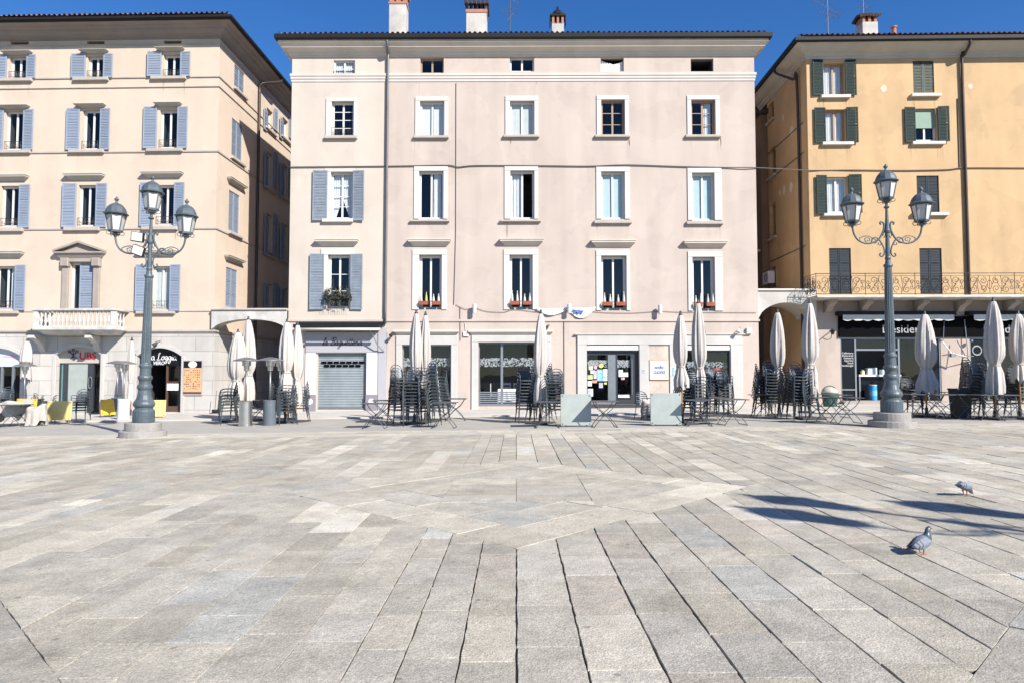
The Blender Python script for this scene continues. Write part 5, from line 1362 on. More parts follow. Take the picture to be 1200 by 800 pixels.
# right of the glass door
stack(801, 494, 8, 85, 'pale-lit stack under the shorter stone front parasol', 'metal')
stack(814, 494, 8, 25, 'stack between the two stone front parasols', 'metal')
stack(836, 488, 9, 8, 'stack below the stone front window', 'metal')
stack(848, 488, 8, 0, 'rightmost stack below the stone window', 'metal')
# narrow alley
stack(893, 487, 10, 80, 'side-on stack at the corner of the pink house', 'black')
stack(903, 487, 11, -5, 'front-facing stack left of the small alley parasol', 'metal')
stack(924, 490, 9, 85, 'black side-on stack between the alley parasols', 'black')
stack(935, 491, 10, 0, 'front-facing stack left of the tall alley parasol', 'metal')
stack(946, 491, 10, -72, 'side-on stack under the tall alley parasol', 'metal')
# ochre house
stack(1067, 486, 5, 0, 'low stack behind the long row of tables', 'black')
stack(1150, 489, 10, 15, 'stack left of the largest right parasol', 'metal')
stack(1138, 486, 11, 90, 'thin side-on stack behind the dark planter', 'black')
stack(1178, 490, 1, -20, 'turned sideways at the end of the right tables', 'black')
stack(1194, 489, 8, 5, 'stack at the right edge of the terrace', 'black')

# ================================================================== TABLES
def make_table():
    t = thing('folding_table', '', 'table'); h = .715; w = .36
    q = MB(); q.add([(-w, -w, h), (w, -w, h), (w, w, h), (-w, w, h), (-w - .004, -w - .004, h + .012), (w + .004, -w - .004, h + .012), (w + .004, w + .004, h + .012), (-w - .004, w + .004, h + .012), (-w + .006, -w + .006, h + .022), (w - .006, -w + .006, h + .022), (w - .006, w - .006, h + .022), (-w + .006, w - .006, h + .022)],
        [(3, 2, 1, 0), (0, 1, 5, 4), (1, 2, 6, 5), (2, 3, 7, 6), (3, 0, 4, 7), (4, 5, 9, 8), (5, 6, 10, 9), (6, 7, 11, 10), (7, 4, 8, 11), (8, 9, 10, 11)])
    q.build('tabletop', 'table_metal', t)
    for y in (-.27, .27):
        for s_ in (-1, 1):
            q = MB(); yy = y + s_ * .014
            q.tube(smooth_pl([(s_ * .30, yy, h), (s_ * .16, yy, .50), (-s_ * .02, yy, .36), (-s_ * .2, yy, .18), (-s_ * .33, yy, 0)], 2), .0115, 5); q.build('leg', 'table_metal', t, smooth=True)
    for x, z in ((-.32, .02), (.32, .02), (0, .375)): q = MB(); q.tube([(x, -.27, z), (x, .27, z)], .010, 5); q.build('stretcher', 'table_metal', t)
    return t
tp = make_table(); tfirst = [True]
for (px, py, deg, lb) in ((437, 502.5, 2, 'square folding table before the bakery shutter'), (447, 496, 8, 'square folding table tucked behind another before the bakery'),
        (519.5, 502, -3, 'square folding table right of the front-facing chair stack'), (533, 493, 4, 'square folding table nearer the wall, under the left restaurant window'),
        (642, 501.5, 0, 'square folding table left of the left mint tabletop'), (710, 501, 2, 'square folding table between the two mint tabletops'),
        (822, 499.5, -4, 'wide folding table right of the right mint tabletop'), (862, 498.5, 6, 'folding table at the corner of the pink house'), (838, 494, 3, 'folding table behind the two before the stone front window'),
        (898, 489, 0, 'folding table under the small alley parasol'), (968, 496, 3, 'folding table under the tall alley parasol'), (998, 496.5, -2, 'folding table beside the right street lamp'), (985, 490, 6, 'folding table behind the pair left of the right street lamp'),
        (1080, 490, 2, 'folding table just right of the right street lamp'), (1110, 491, 0, 'folding table in the middle of the right row'), (1098, 485, 4, 'folding table at the back of the right row'), (1138, 491, -3, 'folding table beside the dark planter'), (1163, 492.5, 3, 'folding table under the tallest right parasol'), (1192, 493, 0, 'folding table at the right edge of the terrace'),
        (301, 493, 5, 'dark table between the two heaters'), (10, 500.5, 10, 'table under the dust sheet at the left edge'), (787, 491, 0, 'table behind the right mint tabletop')):
    g = on_ground(px, py); c = tp if tfirst[0] else copy_tree(tp); tfirst[0] = False
    c.location = (g.x, g.y + .30, gz(g.x) + .004); c.rotation_euler = (0, 0, radians(deg)); c['label'] = lb; c['group'] = 'square folding tables on the terrace'
def upended(px, pyb, w, h, zb, m, lb, deg, tilt=.10, back=.12):
    g = on_ground(px, pyb); t = thing('upended_table', lb, 'table', (g.x, g.y + back, gz(g.x) + .004), radians(deg), 'tables folded up with the top on edge')
    q = MB(); q.bbox(-w / 2, w / 2, -.02, .012, zb, zb + h, .008); q.v = [(x, y + (z - zb) * tilt, z) for x, y, z in q.v]; top = q.build('tabletop', m, t)
    q = MB()
    for x in (-w / 2 + .05, w / 2 - .05):
        for z in (zb + .05, zb + h - .05): q.lathe([(0, .022), (.006, .018)], 8, (0, 0, 0)); n = len(q.v) - 16; q.v[n:] = [(x + a, -.021 + (z - zb) * tilt - c, z + b) for a, b, c in q.v[n:]]
    q.build('bolt', 'iron_grey', top)
    for s_ in (-1, 1):
        q = MB(); q.tube([(s_ * w * .18, .03 + zb * tilt, zb + .08), (s_ * w * .46, -.05, 0)], .014, 6); q.build('leg', 'iron_grey', t)
        q = MB(); q.tube([(s_ * w * .20, .05, zb + h * .5), (s_ * w * .40, .36, 0)], .014, 6); q.build('leg', 'iron_grey', t)
upended(676.5, 501, .88, .90, .03, 'panel_mint', 'pale mint tabletop stood on edge, left of the square table before the glass door', 2, .03, .42)
upended(784.5, 500, .88, .90, .03, 'panel_mint', 'pale mint tabletop stood on edge, right of the chair with a cloth', -2, .03, .42)
upended(65.5, 497, .84, .66, .14, 'panel_pale_yellow', 'pale yellow tabletop stood on edge before the bank entrance', 2)
upended(27, 492, .82, .66, .16, 'panel_yellow', 'bright yellow tabletop stood on edge behind the dust sheet', -3)
upended(127, 490, .70, .60, .14, 'panel_yellow', 'yellow tabletop stood on edge behind the white heaters', 55)
upended(180, 491, .70, .62, .10, 'panel_pale_yellow', 'pale yellow tabletop stood on edge behind the left street lamp', 10)

# ================================================================== PARASOLS
def parasol(px, py_top, py_bot, py_foot, w, lb, flare=1.0, seed=0, tie=.30):
    rp2 = random.Random(seed); g = on_ground(px, py_foot); Y = g.y; zt = at_depth(px, py_top, Y).z; zb = at_depth(px, py_bot, Y).z; z0 = gz(g.x)
    t = thing('closed_parasol', lb, 'parasol', (g.x, g.y, z0), rp2.uniform(-.5, .5), 'closed cafe parasols'); t.rotation_euler = (rp2.uniform(-.016, .016), rp2.uniform(-.016, .016), rp2.uniform(-.5, .5)); zt -= z0; zb -= z0
    H_ = zt - zb; n = 48; r0 = w / 2 / 800 * Y
    prof = [(1.0, .10), (.985, .28), (.95, .42), (.88, .60), (.76, .82), (.62, .96), (.5, 1.0), (.42, .95), (tie + .06, .78), (tie + .02, .56), (tie, .50), (tie - .02, .58), (tie - .09, .78), (.10, .88 * flare), (0, .86 * flare)]
    q = MB(); N = len(prof); phs = [rp2.uniform(0, 6.28) for _ in range(4)]; bx = rp2.uniform(-.05, .05)
    for j, (s_, r) in enumerate(prof):
        for k in range(n):
            th = 2 * pi * k / n; amp = .27 * (min(1, (1 - s_) * 5)) * (0.45 if abs(s_ - tie) < .015 else 1)
            f = 1 - amp * (.5 + .5 * cos(8 * th + phs[0] + s_ * 1.2)) - amp * .45 * cos(13 * th + phs[1] - s_ * 2) + .06 * sin(3 * th + phs[2])
            rr_ = r0 * r * f; dz = (.05 * sin(5 * th + phs[3]) + .04 * sin(8 * th)) * (1 if j == N - 1 else 0)
            q.v.append((cos(th) * rr_ + bx * (1 - s_) * .5, sin(th) * rr_, zb + H_ * s_ + dz))
    for j in range(N - 1):
        for k in range(n): q.f.append((j * n + k, j * n + (k + 1) % n, (j + 1) * n + (k + 1) % n, (j + 1) * n + k)); q.m.append(0)
    q.build('canopy', 'umbrella_cloth', t, smooth=True)
    q = MB(); q.lathe([(.06, .026), (zt + .05, .024)], 10); q.build('pole', 'wood_pole', t, smooth=True)
    q = MB(); q.lathe([(zt - .03, .06), (zt + .0, .055), (zt + .03, .03), (zt + .07, .035), (zt + .10, .012)], 10); q.build('finial', 'iron_black', t, smooth=True)
    q = MB(); q.bbox(-.36, .36, -.36, .36, .004, .06, .01); q.lathe([(.06, .05), (.3, .045)], 10); q.build('base', 'base_dark', t)
    q = MB(); zz_ = zb + H_ * tie; q.lathe([(zz_ - .025, r0 * .53), (zz_, r0 * .56), (zz_ + .025, r0 * .53)], 20, (bx * (1 - tie) * .5, 0, 0), cap=False); q.build('strap', 'cloth_beige', t)
parasol(277, 389, 466, 494, 21, 'shorter closed parasol at the left of the left alley', seed=1, tie=.27)
parasol(291.5, 374, 469, 493, 17, 'taller closed parasol in the middle of the left alley', seed=2, tie=.31)
parasol(335, 377, 456, 495, 18, 'wide closed parasol left of the bakery, left one of a pair', seed=3, tie=.25)
parasol(346.5, 380, 473, 494, 15, 'narrow closed parasol with an orange foot beside the bakery front', seed=4, tie=.30)
parasol(485.5, 366.5, 455, 496, 14.5, 'left one of the twin closed parasols by the left restaurant window', seed=5, tie=.2)
parasol(498.5, 368.5, 455, 494, 13.5, 'right one of the twin closed parasols by the left restaurant window', seed=6, tie=.2)
parasol(633, 366.5, 471, 496, 16.5, 'lone closed parasol by the glass restaurant window', seed=7, tie=.29)
parasol(799.5, 368.5, 453, 497, 16, 'shorter closed parasol before the stone front', seed=8, tie=.28, flare=1.2)
parasol(821.5, 354.5, 467, 492.5, 17, 'tall closed parasol before the stone front window', seed=9, tie=.32, flare=.8)
parasol(913, 365.5, 457, 487, 17, 'small closed parasol left in the right alley', seed=10, tie=.28)
parasol(949.5, 354.5, 463, 491, 19, 'tall closed parasol at the corner of the ochre house', seed=11, tie=.33)
parasol(1086, 368, 459, 488, 22, 'closed parasol before the black shop door, flaring at the hem', seed=12, tie=.30, flare=1.25)
parasol(1167, 352.5, 463, 491, 21.5, 'largest closed parasol, before the second black shop', seed=13, tie=.32)
parasol(1196, 367.5, 446, 490, 20, 'closed parasol cut by the right edge', seed=14, tie=.25)
parasol(27, 399, 446, 489, 13, 'short closed parasol behind the left edge heater', seed=15, tie=.4)
parasol(152.5, 398, 470, 488, 8, 'thin closed parasol behind the white heaters', seed=16, tie=.3)

# ================================================================== PATIO HEATERS
def heater(px, py, pyh, m, lb, w=.42, hs=.42):
    g = on_ground(px, py); z0 = gz(g.x); zh = at_depth(px, pyh, g.y).z - z0
    t = thing('patio_heater', lb, 'patio heater', (g.x, g.y + w / 2, z0 + .004), R(-.5, .5), 'mushroom patio heaters')
    q = MB(); r = w / 2; q.lathe([(0, r * 1.02), (.05, r * 1.02), (.055, r * .96), (.72, r * .96), (.78, r * .98), (.80, r * .9), (.80, .03)], 24); q.build('tank_housing', m, t, smooth=False)
    q = MB(); q.lathe([(.80, .028), (zh - .38, .028)], 12); q.build('pole', 'alu', t, smooth=True)
    q = MB(); q.lathe([(zh - .38, .03), (zh - .36, .075), (zh - .22, .085), (zh - .21, .13), (zh - .06, .14), (zh - .05, .05), (zh - .02, .03)], 16); q.build('burner', 'steel', t)
    q = MB(); q.lathe([(zh - .055, hs), (zh - .05, hs), (zh - .02, hs * .86), (zh + .035, hs * .45), (zh + .06, hs * .12), (zh + .06, .01)], 28, cap=False); q.lathe([(zh - .06, hs), (zh - .028, hs * .84), (zh + .02, hs * .4), (zh + .02, .01)], 28, cap=False); q.build('hood', 'alu', t, smooth=True)
heater(284.5, 499.5, 420.5, 'steel', 'patio heater with brushed steel base in front of the left alley')
heater(313, 498.5, 420.5, 'heater_grey', 'patio heater with grey base in front of the left alley')
heater(325, 488, 423, 'heater_grey', 'patio heater half hidden behind the alley parasol pair')
heater(140.5, 493, 424.5, 'heater_white', 'patio heater with white base beside the left street lamp')
heater(133, 489.5, 424, 'heater_grey', 'patio heater just behind the white one beside the left street lamp')
heater(23, 491, 427, 'heater_white', 'patio heater at the left edge behind the yellow tabletop')

# ================================================================== SMALL THINGS
# window boxes with cones on the second floor sills
for i, (a, b, c, d) in enumerate(w2):
    nm = ['left restaurant window', 'glass restaurant window', 'glass shop door', 'right end stone front'][i]
    for j in range(2):
        w_ = (b - a) * .40; x = a + (b - a) * (.23 if j == 0 else .77); z = c + .20
        t = thing('window_box', f'{"left" if j == 0 else "right"} terracotta box of pale cones, upstairs above the {nm}', 'window box', FM.world(x, -.10, z), 0, 'terracotta window boxes')
        q = MB(); q.add([(-w_ / 2 + .02, -.07, 0), (w_ / 2 - .02, -.07, 0), (w_ / 2 - .02, .07, 0), (-w_ / 2 + .02, .07, 0), (-w_ / 2, -.09, .15), (w_ / 2, -.09, .15), (w_ / 2, .09, .15), (-w_ / 2, .09, .15)], [(0, 3, 2, 1), (4, 5, 6, 7), (0, 1, 5, 4), (1, 2, 6, 5), (2, 3, 7, 6), (3, 0, 4, 7)]); q.build('trough', 'terracotta', t)
        for s_ in (-1, 1):
            q = MB(); h = R(.26, .46); q.lathe([(.15, .05), (.2, .055), (.15 + h * .5, .04), (.15 + h * .8, .018), (.15 + h, .022), (.17 + h, .005)], 8, (s_ * w_ * .28, 0, 0)); q.build('cone', 'cone_green' if (i == 0 and j == 0 and s_ > 0) else 'cone_white', t)
fb = FM.rect((381, 412, 341, 362), -.1)
t = thing('flower_box', 'dark box of withered plants on the blue shuttered window above the bakery', 'flower box', FM.world((fb[0] + fb[1]) / 2, -.16, fb[2]))
w_ = fb[1] - fb[0]; q = MB(); q.box(-w_ / 2, w_ / 2, -.1, .1, .38, .56); q.build('trough', 'iron_black', t)
q = MB()
for k in range(700):
    x, y, z = R(-w_ / 2, w_ / 2), R(-.2, .1), random.gauss(.52, .16)
    s_ = R(.03, .07); a1, a2 = R(0, 6.28), R(-1, 1); q.add([(x, y, z), (x + s_ * cos(a1), y + s_ * a2, z + s_), (x + s_ * cos(a1 + 1), y - s_ * a2, z + s_ * 1.8)], [(0, 1, 2)])
q.build('dry_plants', 'plant_dry', t)
q = MB()
for k in range(13): q.tube([(-w_ / 2 + w_ * k / 12, -.12, 0), (-w_ / 2 + w_ * k / 12, -.12, .4)], .007, 4)
q.tube([(-w_ / 2, -.12, .4), (w_ / 2, -.12, .4)], .01, 4); q.build('guard_rail', 'iron_black', t)
# wall lights
for (px, py, lb) in ((556, 362, 'grey wall light right of the left restaurant window boxes'), (667, 362, 'grey wall light where the white banner is tied'), (773.5, 363, 'grey wall light above the stone shop front')):
    x, z = FM.pl(px, py, -.2); t = thing('wall_light', lb, 'wall light', FM.world(x, 0, z), 0, 'cylindrical wall lights')
    q = MB(); q.lathe([(-.19, .07), (-.18, .085), (.18, .085), (.2, .07), (.2, .02)], 16, (0, -.22, 0)); q.build('shade', 'sign_paleblue', t)
    q = MB(); q.box(-.03, .03, -.14, -.001, -.03, .03); q.build('bracket', 'iron_grey', t)
# banner strung below the windows
bx0, bz0 = FM.pl(629, 360); bx1, bz1 = FM.pl(698, 361)
bn = thing('banner', 'white cloth banner with blue print sagging below the windows', 'banner', FM.world(bx0, -.05, bz0))
def banner(t0, t1, name, m, parent, sag=.0, dy=0.0, hf=1.0):
    q = MB(); n = 26; W = bx1 - bx0
    for i in range(n + 1):
        t = t0 + (t1 - t0) * i / n; x = W * t; s1 = sin(pi * min(1, t / .5)) if t < .5 else sin(pi * (t - .5) / .5)
        top = -.05 * s1 - (.03 if t < .5 else 0); h = (.10 + .17 * s1) if t < .5 else (.05 + .38 * s1)
        for k in range(5): q.v.append((x, -.03 - dy - .03 * sin(i * .9 + k * .8), top - h * hf * k / 4 - (1 - hf) * h * .4))
        if i:
            for k in range(4): a_ = (i - 1) * 5 + k; q.f.append((a_, a_ + 1, a_ + 6, a_ + 5)); q.m.append(0)
    return q.build(name, m, parent)
banner(0, 1, 'cloth', 'cloth_white', bn); banner(.60, .80, 'blue_print', 'letter_blue', bn, dy=.035, hf=.35)
q = MB(); pz = at_depth(674, 366, 28.9); q.add([(pz.x - bx0 - .05, -.085, -.14), (pz.x - bx0 + .22, -.085, -.12), (pz.x - bx0 + .10, -.085, -.26)], [(0, 1, 2)]); q.build('blue_print', 'letter_blue', bn)
# overhead cable and lower wires
q = MB(); pts = []
for (px, py) in ((339, 196), (400, 195.5), (452, 195), (486, 194.5), (526, 194), (537, 196), (560, 194.2), (640, 194.5), (690, 195), (735, 193.5), (800, 195.5), (850, 196.5), (886, 196.8)):
    x, z = FM.pl(px, py, -.04); pts.append(tuple(FM.world(x, -.04, z)))
for (px, py) in ((950, 200), (1000, 199.5), (1060, 200), (1110, 199), (1130, 197), (1200, 197), (1260, 197)):
    x, z = FR.pl(px, py, -.04); pts.append(tuple(FR.world(x, -.04, z)))
q.tube(smooth_pl(pts, 4), .022, 5); tag(q.build('overhead_cable', 'cable'), 'dark cable running across the pink and ochre facades', 'cable')
q = MB(); pts = []
for (px, py) in ((534, 357), (545, 362.5), (556, 361), (570, 365), (590, 366), (604, 363), (640, 366.5), (667, 361), (700, 366), (740, 367), (773, 365), (800, 366), (886, 366.5)):
    x, z = FM.pl(px, py, -.03); pts.append(tuple(FM.world(x, -.03, z)))
q.tube(smooth_pl(pts, 4), .010, 4); tag(q.build('lower_cable', 'cable'), 'thin wire linking the wall lights under the windows', 'cable')
# little boxes on the wall
x, z = FM.pl(877, 388); t = thing('alarm_box', 'white alarm box on the wall at the corner of the pink house', 'alarm box', FM.world(x, 0, z)); q = MB(); q.bbox(-.11, .11, -.12, -.001, -.13, .13, .02); q.build('case', 'shop_white', t); q = MB(); q.box(-.06, .06, -.125, -.121, -.10, -.07); q.build('strobe', 'paper_orange', t)
x, z = FM.pl(546, 391.5); t = thing('junction_box', 'small pale junction box beside the left restaurant window', 'junction box', FM.world(x, 0, z)); q = MB(); q.bbox(-.12, .12, -.07, -.001, -.10, .10, .015); q.build('case', 'wood_white', t); q = MB(); q.tube([(0, -.03, .1), (-.05, -.03, .5)], .012, 5); q.build('conduit', 'wood_white', t)
for (px, py, fr_, lb) in ((460, 392, FM, 'small dark spotlight at the top left of the left restaurant window'), (641, 384, FM, 'small dark spotlight behind the lone parasol'), (866, 388, FM, 'pale spotlight arm at the right end of the stone front'), (183, 403, FL, 'small floodlight over the Casa Loggia sign')):
    x, z = fr_.pl(px, py, -.2); t = thing('spotlight', lb, 'spotlight', fr_.world(x, 0, z), fr_.rot, 'small facade spotlights')
    q = MB(); q.tube([(.12, -.001, .12), (.06, -.14, .14), (0, -.2, .05)], .014, 5); q.build('bracket', 'iron_grey', t)
    q = MB(); q.tube([(.03, -.18, .06), (-.07, -.30, -.06)], [.05, .085], 10); q.build('lamp_head', 'iron_black' if px != 866 else 'shop_white', t)
# menu boards
x0, x1, z0, z1 = FM.rect((760.5, 783.5, 421.5, 445)); t = thing('menu_sign', 'square cream sign with blue writing on the stone front', 'sign', FM.world((x0 + x1) / 2, -.02, (z0 + z1) / 2)); w_, h_ = (x1 - x0) / 2, (z1 - z0) / 2
q = MB(); q.bbox(-w_, w_, -.05, -.001, -h_, h_, .01); q.build('board', 'wood_brown', t); q = MB(); q.box(-w_ * .94, w_ * .94, -.056, -.05, -h_ * .94, h_ * .94); q.build('face', 'sign_cream', t)
q = MB(); q.lathe([(0, .30), (.001, .30)], 24); q.v = [(a * 1.05, -.0585 - c, b * .95 ) for a, b, c in q.v]; q.build('oval', 'letter_white', t)
script_text('nostra', -.20, .18, .06, -.064, .011, 'letter_blue', t, .25); script_text('cucina', -.24, .24, -.14, -.064, .012, 'letter_blue', t, .25)
x0, x1, z0, z1 = FL.rect((215.5, 238, 422, 463)); t = thing('menu_board', 'orange menu board with black header beside the Casa Loggia door', 'sign', FL.world((x0 + x1) / 2, -.052, (z0 + z1) / 2), rl); w_, h_ = (x1 - x0) / 2, (z1 - z0) / 2
q = MB(); q.bbox(-w_, w_, -.04, -.001, -h_, h_, .008); q.build('board', 'stone_trim', t); q = MB(); q.box(-w_ * .93, w_ * .93, -.046, -.041, h_ * .58, h_ * .96); q.build('header', 'panel_black', t)
q = MB(); q.box(-w_ * .93, w_ * .93, -.046, -.041, -h_ * .78, h_ * .56); q.build('menu_face', 'board_orange', t); q = MB(); q.box(-w_ * .93, w_ * .93, -.046, -.041, -h_ * .90, -h_ * .80); q.build('footer', 'door_wood', t)
q = MB(); q.lathe([(0, .17), (.001, .17)], 24); q.v = [(a * 1.1, -.048 - c, b * .85 + h_ * .77) for a, b, c in q.v]; q.build('oval', 'letter_white', t); text_mesh('1887', .15, 'letter_dark', t, (0, -.054, h_ * .77), bold=.004) if False else None
q = MB()
for r_ in range(9):
    for c_ in range(2):
        xx = -w_ * .85 + c_ * w_ * .9; zz_ = h_ * .42 - r_ * h_ * .13
        for k in range(4):
            if R(0, 1) < .75: q.box(xx + k * .085, xx + k * .085 + R(.03, .07), -.049, -.0465, zz_, zz_ + R(.02, .05))
q.build('menu_lines', 'letter_dark', t)
# notices in the shop door
for (px, py, lb, m) in (((690, 694.5), (428.5, 433), 'small lemon paper notice at the top left of the glass door pane', 'paper_lemon'), ((692, 697), (433.5, 437.5), 'white paper notice beside the pink one in the glass door pane', 'paper_white'), ((696, 699.5), (428.5, 432), 'pink paper notice in the glass door pane', 'paper_pink'),
        ((699.6, 706.5), (432.5, 446), 'large blue poster in the middle of the glass door pane', 'paper_blue'), ((707, 712.8), (432, 440.5), 'pale upper sheet right of the blue poster', 'paper_white'), ((706.8, 712.8), (441, 446), 'pale lower sheet right of the blue poster', 'paper_sky'), ((688.4, 694.5), (439, 444), 'green paper notice in the glass door pane', 'paper_green'), ((695.6, 699.2), (434, 443.5), 'lilac tall notice left of the blue poster', 'paper_lilac'),
        ((688.4, 693.5), (446, 452), 'white sheet under the green notice', 'paper_white'), ((693.8, 699.5), (445, 448.2), 'orange strip notice in the glass door pane', 'paper_orange'), ((702, 706.4), (448, 454), 'lilac sheet below the blue poster', 'paper_lilac'), ((708, 711), (447.6, 450), 'tiny yellow notice near the door post', 'paper_yellow'), ((688.4, 695), (455, 464), 'pale blue sheet low in the glass door pane', 'paper_sky'),
        ((725, 730), (433, 441), 'white torn notice on the door leaf', 'paper_white'), ((730.5, 736), (436, 441), 'white square notice on the door leaf', 'paper_white'), ((728, 732), (441.8, 444.5), 'small red and white notice on the door leaf', 'paper_pink'), ((724.5, 738.5), (462, 465.5), 'white strip low on the door leaf', 'paper_white')):
    x0, x1, z0, z1 = FM.rect((px[0], px[1], py[0], py[1]), .15); t = thing('paper_notice', lb, 'notice', FM.world((x0 + x1) / 2, .155, (z0 + z1) / 2), R(-.01, .01), 'paper notices on the glass shop door')
    w_, h_ = (x1 - x0) / 2, (z1 - z0) / 2; q = MB(); q.box(-w_, w_, 0, .004, -h_, h_); q.build('sheet', m, t)
    q = MB()
    for k in range(max(2, int(h_ / .035))): zz_ = h_ * .75 - k * .06; q.box(-w_ * .75, -w_ * .75 + w_ * R(.6, 1.4), -.003, -.001, zz_ - .012, zz_ + .008) if zz_ > -h_ * .9 else None
    q.build('printing', 'letter_blue' if m != 'paper_blue' else 'letter_white', t)
x, z = FM.pl(704.4, 428.2, .15); t = thing('round_sticker', 'round yellow sticker above the blue poster', 'sticker', FM.world(x, .153, z)); q = MB(); q.lathe([(0, .09), (.003, .09)], 18); q.v = [(a, -c, b) for a, b, c in q.v]; q.build('disc', 'paper_yellow', t); q = MB(); q.tube([(-.03, -.004, .03), (.03, -.004, .0), (-.03, -.004, -.03)], .008, 4); q.build('mark', 'letter_dark', t)
for (px, py, lb) in ((754.5, 434, 'tiny round blue sign on the stone pillar'), (788.5, 435, 'blue and white notice on the stone pillar beside the cream sign')):
    x, z = FM.pl(px, py, -.07); t = thing('pillar_sign', lb, 'sign', FM.world(x, -.079, z)); q = MB(); q.bbox(-.07 if px < 760 else -.12, .07 if px < 760 else .12, -.012, 0, -.08 if px < 760 else -.2, .08 if px < 760 else .2, .004); q.build('plate', 'paper_sky', t); q = MB()
    for k in range(2 if px < 760 else 6): q.box(-.05, .05, -.015, -.0125, -.05 + .06 * k - (.12 if px > 760 else 0), -.02 + .06 * k - (.12 if px > 760 else 0))
    q.build('marking', 'letter_blue', t)
# table and chairs behind the glass restaurant window
gx_, _ = FM.pl(596, 470, 1.6); z0 = bc - .05
t = thing('laid_table', 'table under a white cloth behind the glass restaurant window', 'table', FM.world(gx_, 1.2, z0)); q = MB(); n = 32
for j, (s_, z) in enumerate(((.0, .76), (.98, .76), (1.03, .72), (1.06, .4), (1.1, .25))):
    for k in range(n):
        th = 2 * pi * k / n; cx, cy = cos(th), sin(th); m_ = max(abs(cx), abs(cy)); rr_ = .45 * s_ / m_ * (1 + (.04 * cos(12 * th) if j > 2 else 0)); q.v.append((cx * rr_, cy * rr_, z - (.12 * (1 - (m_ - .707) / .293) if j == 4 else 0)))
q.f += [(j * n + k, j * n + (k + 1) % n, (j + 1) * n + (k + 1) % n, (j + 1) * n + k) for j in range(4) for k in range(n)]; q.m = [0] * len(q.f); q.build('tablecloth', 'cloth_white', t)
q = MB(); q.lathe([(0, .22), (.03, .2), (.05, .03), (.74, .03)], 12); q.build('pedestal', 'iron_black', t)
def white_chair(x, lb, deg):
    t = thing('white_chair', lb, 'chair', FM.world(x, 1.95, z0), radians(deg), 'white chairs inside the restaurant')
    q = MB(); q.box(-.21, .21, -.21, .21, .42, .46); q.build('seat', 'shop_white', t)
    q = MB(); q.box(-.21, -.17, .17, .21, .46, 1.02); q.box(.17, .21, .17, .21, .46, 1.02); q.box(-.17, .17, .175, .205, .92, 1.0); q.box(-.17, .17, .175, .205, .78, .83); q.box(-.17, .17, .175, .205, .62, .67); q.build('backrest', 'shop_white', t)
    for a_ in (-1, 1):
        for b_ in (-1, 1): q = MB(); q.box(a_ * .19 - .02, a_ * .19 + .02, b_ * .19 - .02, b_ * .19 + .02, 0, .419); q.build('leg', 'shop_white', t)
white_chair(gx_ - .12, 'left white wooden chair behind the laid table in the window', 0); white_chair(gx_ + .42, 'right white wooden chair behind the laid table in the window', 0); white_chair(gx_ - .62, 'white wooden chair at the side of the laid table in the window', 90)
# counter in the black shop
cx0, cz0 = FR.pl(1003.5, 438.5, .9); cx1, _ = FR.pl(1053, 438.5, .9); t = thing('shop_counter', 'white topped counter behind the black shop window', 'counter', FR.world((cx0 + cx1) / 2, .95, zfl), rr); w_ = (cx1 - cx0) / 2; hz = cz0 - zfl
q = MB(); q.bbox(-w_, w_, -.28, .28, hz - .09, hz, .01); q.build('worktop', 'shop_white', t); q = MB()
for x in (-w_ + .05, w_ * .45, w_ - .05): q.box(x - .035, x + .035, -.25, -.19, 0, hz - .091)
q.build('frame', 'frame_grey', t); q = MB(); q.box(-w_ + .09, w_ - .09, -.1, .2, .0, hz - .10); q.build('front_panel', 'panel_black', t)
for (px, lb, w2_, h2_, m) in ((1021, 'square white carton on the black shop counter', .2, .30, 'box_cardwhite'), (1037, 'second white carton, beside the lamp post on the shop counter', .17, .22, 'box_cardwhite'), (1011, 'small green topped jar on the shop counter', .08, .16, 'paper_lemon')):
    x, _ = FR.pl(px, 436, .9); t2 = thing('carton' if m[0] == 'b' else 'jar', lb, 'carton' if m[0] == 'b' else 'jar', FR.world(x, .92, cz0), rr)
    if m[0] == 'b': q = MB(); q.bbox(-w2_, w2_, -.14, .14, 0, h2_, .01); q.build('body', m, t2); q = MB(); q.box(-w2_ * .7, w2_ * .7, -.143, -.141, h2_ * .25, h2_ * .8); q.build('label_patch', 'paper_sky', t2)
    else: q = MB(); q.lathe([(0, w2_), (h2_, w2_), (h2_ + .02, w2_ * .7)], 14); q.build('body', m, t2); q = MB(); q.lathe([(h2_ + .02, w2_ * .75), (h2_ + .06, w2_ * .75)], 14); q.build('lid', 'paper_green', t2)
x, _ = FR.pl(1022.5, 460, .5); t = thing('blue_drum', 'bright blue drum on the floor under the shop counter', 'drum', FR.world(x, .45, zfl), rr); q = MB(); q.lathe([(0, .15), (.02, .155), (.62, .155), (.64, .15)], 20); q.build('body', 'can_blue', t); q = MB(); q.lathe([(.2, .157), (.42, .157)], 20, cap=False); q.build('printed_band', 'paper_blue', t); q = MB(); q.lathe([(.64, .16), (.67, .16), (.675, .1)], 20); q.build('lid', 'sign_paleblue', t)
